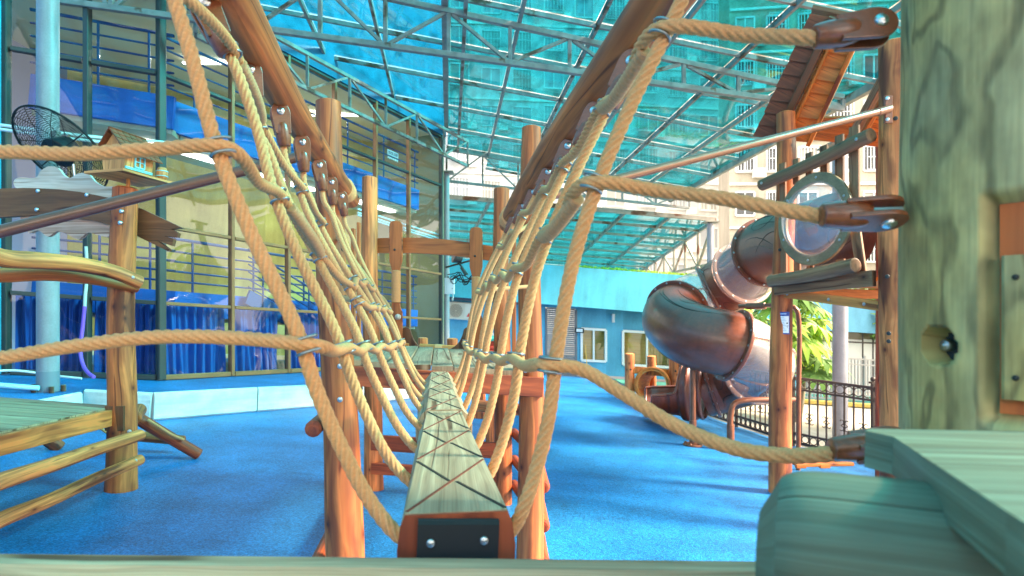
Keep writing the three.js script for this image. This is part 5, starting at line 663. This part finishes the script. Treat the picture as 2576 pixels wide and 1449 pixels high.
  // steel supports
  const sup = (x, yt, D, bend) => { const X = (x - 1288) / F * D, gY = -K * X, top = H + (800 - yt) / F * D; const s = part('support_pole', tube(bend ? [V(X, gY, -D), V(X, top - .25, -D), V(X + .05, top - .06, -D), V(X + .2, top, -D), V(X + bend, top, -D - .1)] : [V(X, gY, -D), V(X, top, -D)], .048, { rad: 16, seg: bend ? 50 : 4 }), copper, g); part('sleeve', tube([V(X, gY, -D), V(X, gY + .42, -D)], .06, { rad: 16, bevel: .1 }), copper, s); part('foot_plate', tube([V(X, gY + .005, -D), V(X, gY + .03, -D)], .16, { rad: 20, bevel: .05 }), copper, s); for (const a of [.6, 2.2, 3.7, 5.3]) part('nut', bolt(V(X + .12 * Math.cos(a), gY + .035, -D + .12 * Math.sin(a)), V(0, 1, 0), .028, .03), copper, s); };
  sup(1743, 905, 9.85); sup(1838, 1008, 9.7, 1.1); part('cradle_bar', tube([P(1685, 872, 10.8), P(1730, 880, 10.6)], .07, { rad: 14 }), paint, g);
}
// ================================================================ barrel crawl tunnel behind the slide
{
  const g = thing('barrel_tunnel', 'wooden barrel crawl tunnel between short log posts before the blue building', 'crawl tunnel', L(3.4, 0, 15)), D = 15, X = x => (x - 1288) / F * D;
  for (const [x, y, d] of [[1584, 890, 15], [1639, 896, 16.2], [1696, 894, 14.7]]) { const XX = (x - 1288) / F * d; const p = part('post', log([L(XX, 0, d), V(XX, H + (800 - y) / F * d, -d)], .125, { rad: 18 }), W.pale, g); part('bolt', bolt(V(XX, H + (800 - y - 38) / F * d, -d + .125), V(0, 0, 1), .025), dark, p); }
  part('cross_board', slab([P(1588, 938, 14.9), P(1698, 950, 14.7), P(1698, 930, 14.7), P(1640, 925, 14.85), P(1600, 922, 14.9), P(1588, 930, 14.9)], .06), W.orange, g);
  const c0 = P(1640, 968, 14.6), c1 = P(1668, 972, 16.0), ax = c1.clone().sub(c0), len = ax.length(); ax.normalize(); const sd = V(0, 1, 0).cross(ax).normalize(), up = ax.clone().cross(sd);
  for (let k = 0; k < 22; k++) { const a = k / 22 * 6.283, a1 = (k + .94) / 22 * 6.283, q = (c, an, r) => c.clone().addScaledVector(sd, Math.cos(an) * r).addScaledVector(up, Math.sin(an) * r); part('stave', slab([q(c0, a, .4), q(c0, a1, .4), q(c1, a1, .4), q(c1, a, .4)], .05), k % 3 ? W.orange : W.light, g); }
  for (const t of [.02, .98]) part('hoop', new THREE.TorusGeometry(.41, .045, 10, 40).applyQuaternion(new THREE.Quaternion().setFromUnitVectors(V(0, 0, 1), ax)).translate(...c0.clone().addScaledVector(ax, len * t).toArray()), W.orange, g);
  part('base_rail', log([P(1576, 1003, 14.8), P(1690, 1012, 14.4)], .06), W.pale, g);
}
// ================================================================ iron fence on the right
{
  const g = thing('iron_fence', 'black wrought iron fence with rings and scrolls along the playground edge', 'fence', L(4.9, 0, 11));
  const line = [[4.1, 15.2], [4.31, 13.5], [5.0, 10.5], [5.75, 9.4], [6.5, 7.4]], ringG = r => new THREE.TorusGeometry(r, .009, 6, 24), scroll = (s) => { const pts = []; for (let i = 0; i <= 26; i++) { const t = i / 26, a = t < .5 ? mix(-2.6, 1.57, t * 2) : mix(1.57, -2.6, (t - .5) * 2); const k = t < .5 ? mix(.35, 1, t * 2) : mix(1, .35, (t - .5) * 2); pts.push(V(s * (.02 + .055 * k * Math.cos(a)), (t < .5 ? 1 : -1) * (.06 - .055 * k * Math.sin(a)), 0)); } return tube(pts, .008, { rad: 6, seg: 40, cap: false }); };
  for (let s = 0; s < line.length - 1; s++) { const [x0, d0] = line[s], [x1, d1] = line[s + 1], len = Math.hypot(x1 - x0, d1 - d0), n = Math.round(len / .155), at = (t, h) => L(mix(x0, x1, t), h, mix(d0, d1, t)), rot = Math.atan2(d1 - d0, x1 - x0);
    for (const [h, w] of [[1.22, .045], [1.02, .035], [.24, .035], [.08, .035]]) part('rail', bar(at(0, h), at(1, h), .03, w, { c: .1 }), iron, g);
    for (let k = 0; k < n; k++) { const t = k / n, big = k % 9 === 0; part(big ? 'post' : 'bar', bar(at(t, big ? 0 : .06), at(t, big ? 1.3 : 1.2), big ? .055 : .024, big ? .055 : .024, { c: .1 }), iron, g);
      if (big) { const p = at(t, 1.36); part('finial', new THREE.SphereGeometry(.04, 12, 10).translate(p.x, p.y, p.z), iron, g); part('cap', bar(at(t, 1.29), at(t, 1.32), .09, .09, { c: 0 }), iron, g); }
      const tm = (k + .5) / n; for (const [h, r] of [[1.12, .07], [.16, .06]]) { const p = at(tm, h); part('ring', ringG(r).rotateY(rot).translate(p.x, p.y, p.z), iron, g); }
      const p = at(tm, .56 - .03); part('scroll', scroll(k % 2 ? 1 : -1).rotateY(rot).translate(p.x, p.y, p.z), iron, g); } }
}
{
  const g = thing('grey_fence', 'pale grey railing fence farther off, across the pavement', 'fence', L(11, 0, 19)), at = (t, h) => L(mix(6.2, 15.5, t), h + .04, mix(17.9, 20.2, t));
  for (const h of [1.38, 1.2, .2, .06]) part('rail', bar(at(0, h), at(1, h), .04, .05, { c: 0 }), ironG, g); for (let k = 0; k <= 74; k++) part(k % 14 ? 'bar' : 'post', bar(at(k / 74, .03), at(k / 74, k % 14 ? 1.4 : 1.5), k % 14 ? .035 : .06, k % 14 ? .035 : .06, { c: 0 }), ironG, g); for (let k = 0; k < 74; k += 14) part('stay', bar(at((k + .3) / 74, 1.35), at((k + 2) / 74, .2).add(V(0, 0, -.5)), .04, .04, { c: 0 }), ironG, g);
}
// ================================================================ plants
const leafM = M(col(.34, .5, .03), .95, { transmission: .45, thickness: 0, side: THREE.DoubleSide }), leafD = M(col(.12, .24, .03), .95, { transmission: .4, thickness: 0, side: THREE.DoubleSide });
function lobed(r, n, len) { // hand shaped leaf of n pointed lobes
  const pos = [], uv = [], idx = []; for (let k = 0; k < n; k++) { const a = (k / (n - 1) - .5) * 4.4, l = len * (.65 + .35 * Math.cos(a * .55)) * (.85 + .3 * r()), w = l * .1, d = V(Math.sin(a), 0, Math.cos(a)), s = V(d.z, 0, -d.x), b = pos.length / 3, dr = -.25 * l; for (const [t, q, h] of [[0, 0, 0], [.35, 1, .02], [.35, -1, .02], [.62, 1.15, -.06], [.62, -1.15, -.06], [1, 0, -.4], [.4, 0, -.03], [.66, 0, -.1]]) { const p = d.clone().multiplyScalar(t * l).addScaledVector(s, q * w); pos.push(p.x, h * l * .9 + t * t * dr * .4, p.z); uv.push(t, q); } idx.push(b, b + 1, b + 6, b, b + 6, b + 2, b + 1, b + 3, b + 7, b + 1, b + 7, b + 6, b + 2, b + 6, b + 7, b + 2, b + 7, b + 4, b + 3, b + 5, b + 7, b + 7, b + 5, b + 4); }
  return mk(pos, null, uv, idx);
}
function papaya(label, X, D, h, n, len, seed) {
  const g = thing('papaya_tree', label, 'tree', L(X, 0, D)), r = R(seed), top = L(X + .1, h, D); part('trunk', log([L(X, 0, D), L(X + .12, h * .5, D), top], .09, { rad: 12, taper: .5 }), M(col(.28, .24, .16), .8, { map: again(T1, 1.3, .5) }), g);
  for (let k = 0; k < n; k++) { const a = k * 2.4 + r(), el = mix(1.1, -.25, Math.pow(k / n, .8)) + .25 * (r() - .5), q = len * (.75 + .5 * r()), d = V(Math.cos(a) * Math.cos(el), Math.sin(el), Math.sin(a) * Math.cos(el)), st = top.clone().add(V(0, -.5 * k / n, 0)), e = st.clone().addScaledVector(d, q), mid = st.clone().lerp(e, .5).add(V(0, .08, 0)); const p = part('petiole', tube([st, mid, e], .013, { rad: 5, seg: 8, cap: false }), leafM, g);
    for (let c = 0; c < 2; c++) { const lf = lobed(r, 11, .5 + .25 * r()), m = new THREE.Matrix4().makeBasis(V(d.z, 0, -d.x).normalize(), V(0, 1, 0), V(d.x, -.2, d.z).normalize()).setPosition(e.clone().add(V(0, c * -.06, 0))); part('leaf', lf.rotateX(.3 * (r() - .3)).rotateY(c * 2.6).applyMatrix4(m), r() < .55 ? leafM : leafD, p); } }
}
papaya('bright green papaya tree with hand shaped leaves behind the front tower post', 6.75, 14.8, 2.9, 20, .8, 4);
papaya('leafy young papaya beside the grey column beyond the iron fence', 6.55, 13.6, 1.75, 12, .55, 12);
papaya('small papaya clump low behind the clear slide section', 6.9, 18.5, 2.4, 16, .6, 21);
{ // creeping plants on top of the far parapet
  const pos = [], uv = [], r = R(66); for (let k = 0; k < 2600; k++) { const x = 1440 + 420 * r(), y = 660 + .0775 * (x - 1200) + 14 * (r() - .75), c = PB(x, y, .1 - 1.2 * r()), s = .06 + .07 * r(), a = V(r() - .5, r() - .5, r() - .5).normalize(), b = V(r() - .5, r() - .5, r() - .5).cross(a).normalize(); for (const q of [[-1, 0], [.2, .6], [1, 0]]) { pos.push(c.x + (a.x * q[0] + b.x * q[1]) * s, c.y + (a.y * q[0] + b.y * q[1]) * s, c.z + (a.z * q[0] + b.z * q[1]) * s); uv.push(...q); } }
  const m = new THREE.Mesh(mk(pos, null, uv), leafM); m.name = 'creeping_plants'; m.userData = { label: 'bright green foliage along the top of the blue parapet', category: 'plants', kind: 'stuff' }; m.castShadow = m.receiveShadow = true; scene.add(m);
}
function tree(label, X, D, h, cr, n, seed, kind) {
  const g = thing('leafy_tree', label, 'tree', L(X, 0, D)), r = R(seed), top = L(X, h * .6, D); part('trunk', log([L(X, 0, D), L(X + .15, h * .3, D), top], .2, { rad: 12, taper: .7 }), M(col(.16, .12, .08), .9, { map: again(T1, 1, .5) }), g);
  const pos = [], uv = [], cl = []; for (let k = 0; k < 26; k++) { const d = V(r() - .5, r() - .4, r() - .5).normalize().multiplyScalar(cr * (.35 + .65 * r())); cl.push([L(X, h * .72, D).add(d), cr * (.22 + .25 * r())]); } cl.slice(0, 9).forEach(([c]) => part('limb', tube([top.clone().add(V(0, -.4, 0)), top.clone().lerp(c, .5).add(V(0, -.1, 0)), c], t => .07 * (1.1 - t), { rad: 7, seg: 8, cap: false }), M(col(.16, .12, .08), .9), g));
  for (let k = 0; k < n; k++) { const [c, cr2] = cl[k % 26], d = V(r() - .5, r() - .5, r() - .5).normalize().multiplyScalar(cr2 * Math.cbrt(r())), s = .09 + .1 * r(), a = V(r() - .5, (r() - .5) * .7, r() - .5).normalize(), b = V(r() - .5, r() - .5, r() - .5).cross(a).normalize(); for (const q of [[-1, 0], [.1, .5], [1, 0], [-1, 0], [1, 0], [.1, -.5]]) { const p = c.clone().add(d).addScaledVector(a, q[0] * s).addScaledVector(b, q[1] * s); pos.push(p.x, p.y, p.z); uv.push(...q); } }
  part('crown', mk(pos, null, uv), kind ? leafM : leafD, g);
}
tree('dark leafy tree at the far side of the pavement, behind the slide tower', 16.5, 24, 5.2, 2.2, 9000, 3, 0);
tree('bright leafy tree off to the right of the playground', 13.5, 11, 5, 2.2, 9000, 8, 1);
for (const [l, x, z, h, s] of [['tall bright tree beyond the fence, off the right side', 20, 18, 9, 28], ['tall bright tree behind the fenced building', 23, 27, 10, 29], ['bright tree beyond the pavement, nearest the viewpoint', 19, 7, 8, 30]]) tree(l, x, z, h, 3.4, 9000, s, 1);
tree('bright leafy tree behind the viewpoint, off to the right', 10, -9, 6, 2.8, 9000, 18, 1);
// ================================================================ red cushions, person, boxes
{
  const g = thing('cushion_stack', 'stack of red padded rolls under a teal cover, behind the tower deck', 'cushions', P(1228, 900, 11)); for (let k = 0; k < 5; k++) part('roll', tube([P(1205, 862 + k * 11, 11), P(1262, 864 + k * 11, 11)], .055, { rad: 16, bevel: .5, seg: 8, mod: (t, l) => 1 + .04 * Math.sin(l * 14) }), M(col(.62, .05, .02), .6), g); part('cover', slab([P(1204, 858, 10.9), P(1262, 848, 10.9), P(1264, 840, 11.3), P(1206, 850, 11.3)], .04), M(col(.05, .42, .33), .6), g); part('stand', bar(L(-.62, 0, 11), L(-.62, .98, 11), .25, .25), W.log, g);
}
{
  const D = 12, hc = P(1222, 844, D), g = thing('person', 'person with black hair, face half hidden behind the red padded rolls', 'person', L(hc.x, 0, D)), gy = -K * hc.x;
  const bones = [[[0, .9, 0], [0, 1.15, .01], .13, .12], [[0, 1.15, .01], [0, 1.3, 0], .12, .1], [[-.14, 1.29, 0], [.14, 1.29, 0], .06, .06], [[0, 1.3, 0], [0, 1.42, .02], .055, .05], [[-.16, 1.28, 0], [-.21, 1.03, .02], .05, .042], [[-.21, 1.03, .02], [-.14, .85, .15], .042, .032], [[.16, 1.28, 0], [.21, 1.03, .02], .05, .042], [[.21, 1.03, .02], [.14, .85, .15], .042, .032], [[-.08, .88, 0], [-.09, .47, .02], .085, .058], [[-.09, .47, .02], [-.09, .06, -.01], .056, .04], [[.08, .88, 0], [.09, .47, .02], .085, .058], [[.09, .47, .02], [.09, .06, -.01], .056, .04], [[-.09, .05, -.02], [-.1, .04, .13], .04, .03], [[.09, .05, -.02], [.1, .04, .13], .04, .03]];
  const march = (bones, res, size, c, k) => { const mc = new MarchingCubes(res, new THREE.MeshStandardMaterial(), false, false, 60000); mc.isolation = 0; const f = mc.field; for (let z = 0; z < res; z++) for (let y = 0; y < res; y++) for (let x = 0; x < res; x++) { const p = V(x, y, z).multiplyScalar(2 / res).addScalar(-1).multiplyScalar(size).add(c); let s = 0; for (const [a, b, ra, rb] of bones) { const A = V(...a), B = V(...b), ab = B.clone().sub(A), t = clamp(p.clone().sub(A).dot(ab) / ab.lengthSq()), d = p.distanceTo(A.addScaledVector(ab, t)) - mix(ra, rb, t); s += Math.exp(-k * d); } f[x + y * res + z * res * res] = Math.log(s) / k; } mc.update(); const n = mc.count, g = new THREE.BufferGeometry(); g.setAttribute('position', new THREE.Float32BufferAttribute(Array.from(mc.positionArray.slice(0, n * 3)).map((v, i) => v * size + [c.x, c.y, c.z][i % 3]), 3)); g.setAttribute('normal', new THREE.Float32BufferAttribute(Array.from(mc.normalArray.slice(0, n * 3)), 3)); g.setAttribute('uv', new THREE.Float32BufferAttribute(new Float32Array(n * 2), 2)); return g; };
  const body = part('body', march(bones, 64, .85, V(0, .72, .02), 40).translate(hc.x, gy, hc.z), M(col(.5, .55, .6), .8), g);
  const hy = hc.y - gy, head = march([[[0, hy + .02, 0], [0, hy + .03, -.02], .085, .085], [[0, hy - .06, .025], [0, hy - .07, .02], .055, .05], [[0, hy - .005, .085], [0, hy - .03, .1], .01, .014], [[-.085, hy, 0], [-.087, hy - .03, 0], .016, .012], [[.085, hy, 0], [.087, hy - .03, 0], .016, .012], [[-.02, hy - .062, .08], [.02, hy - .062, .08], .008, .008], [[0, hy - .1, 0], [0, hy - .14, 0], .045, .05]], 72, .19, V(0, hy - .01, .01), 90);
  part('head', head.translate(hc.x, gy, hc.z), M(col(.55, .33, .22), .55), g); for (const s of [-1, 1]) part('eye', new THREE.SphereGeometry(.011, 10, 8).translate(hc.x + s * .034, hc.y + .008, hc.z + .083), dark, g);
  const hair = new THREE.SphereGeometry(.108, 24, 18, 0, 6.283, 0, 1.75); hair.scale(.98, 1.06, 1.05).rotateX(-.45).translate(hc.x, hc.y + .022, hc.z - .012); const long = new THREE.SphereGeometry(.1, 20, 14).scale(1.0, 1.5, .6).translate(hc.x, hc.y - .06, hc.z - .06); part('hair', mg([hair, long]), M(col(.012, .01, .01), .4), g);
}
{
  const c = P(1131, 719, 17.75), g = thing('control_box', 'white metal control box strapped to the slim column, cable hanging below', 'control box', c); part('box', bar(c.clone().add(V(0, -.24, 0)), c.clone().add(V(0, .24, 0)), .3, .16, { c: .1 }), M(col(.72, .76, .82), .4), g); part('lid', bar(c.clone().add(V(.03, -.21, .085)), c.clone().add(V(.03, .21, .085)), .22, .015, { c: 0 }), M(col(.76, .8, .85), .4), g); part('lock', bolt(c.clone().add(V(.09, -.08, .095)), V(0, 0, 1), .02), zinc, g); part('cable', tube([c.clone().add(V(.1, -.24, .02)), c.clone().add(V(.11, -.36, .04)), c.clone().add(V(.09, -.45, .04)), c.clone().add(V(.07, -.36, .02))], .012, { rad: 6 }), M(col(.6, .6, .6), .5), g);
  const s = P(1165, 668, 17.6), w = thing('cable_bracket', 'dark loudspeaker bracket tangled with black cables on the slim column', 'bracket', s); part('arm', bar(P(1122, 672, 17.9), P(1184, 655, 17.5), .05, .05), iron, w); part('bracket_plate', bar(P(1150, 655, 17.6), P(1176, 690, 17.5), .1, .04), dark, w); part('loudspeaker', tube([P(1143, 645, 17.5), P(1160, 652, 17.6)], t => .19 - .07 * t, { rad: 20 }), dark, w); const r = R(4); for (let k = 0; k < 7; k++) { const p = [P(1126, 690 + 4 * k, 17.8)]; for (let i = 1; i < 5; i++) p.push(P(1126 + i * 15 + 8 * (r() - .5), 676 + 34 * r() + (k % 2) * 8, 17.6 - .1 * r())); part('cable', tube(p, .014, { rad: 6, seg: 40, cap: false }), black, w); } part('junction', bar(P(1160, 672, 17.45), P(1172, 692, 17.45), .12, .08), dark, w);
}
renderer.render(scene, camera);
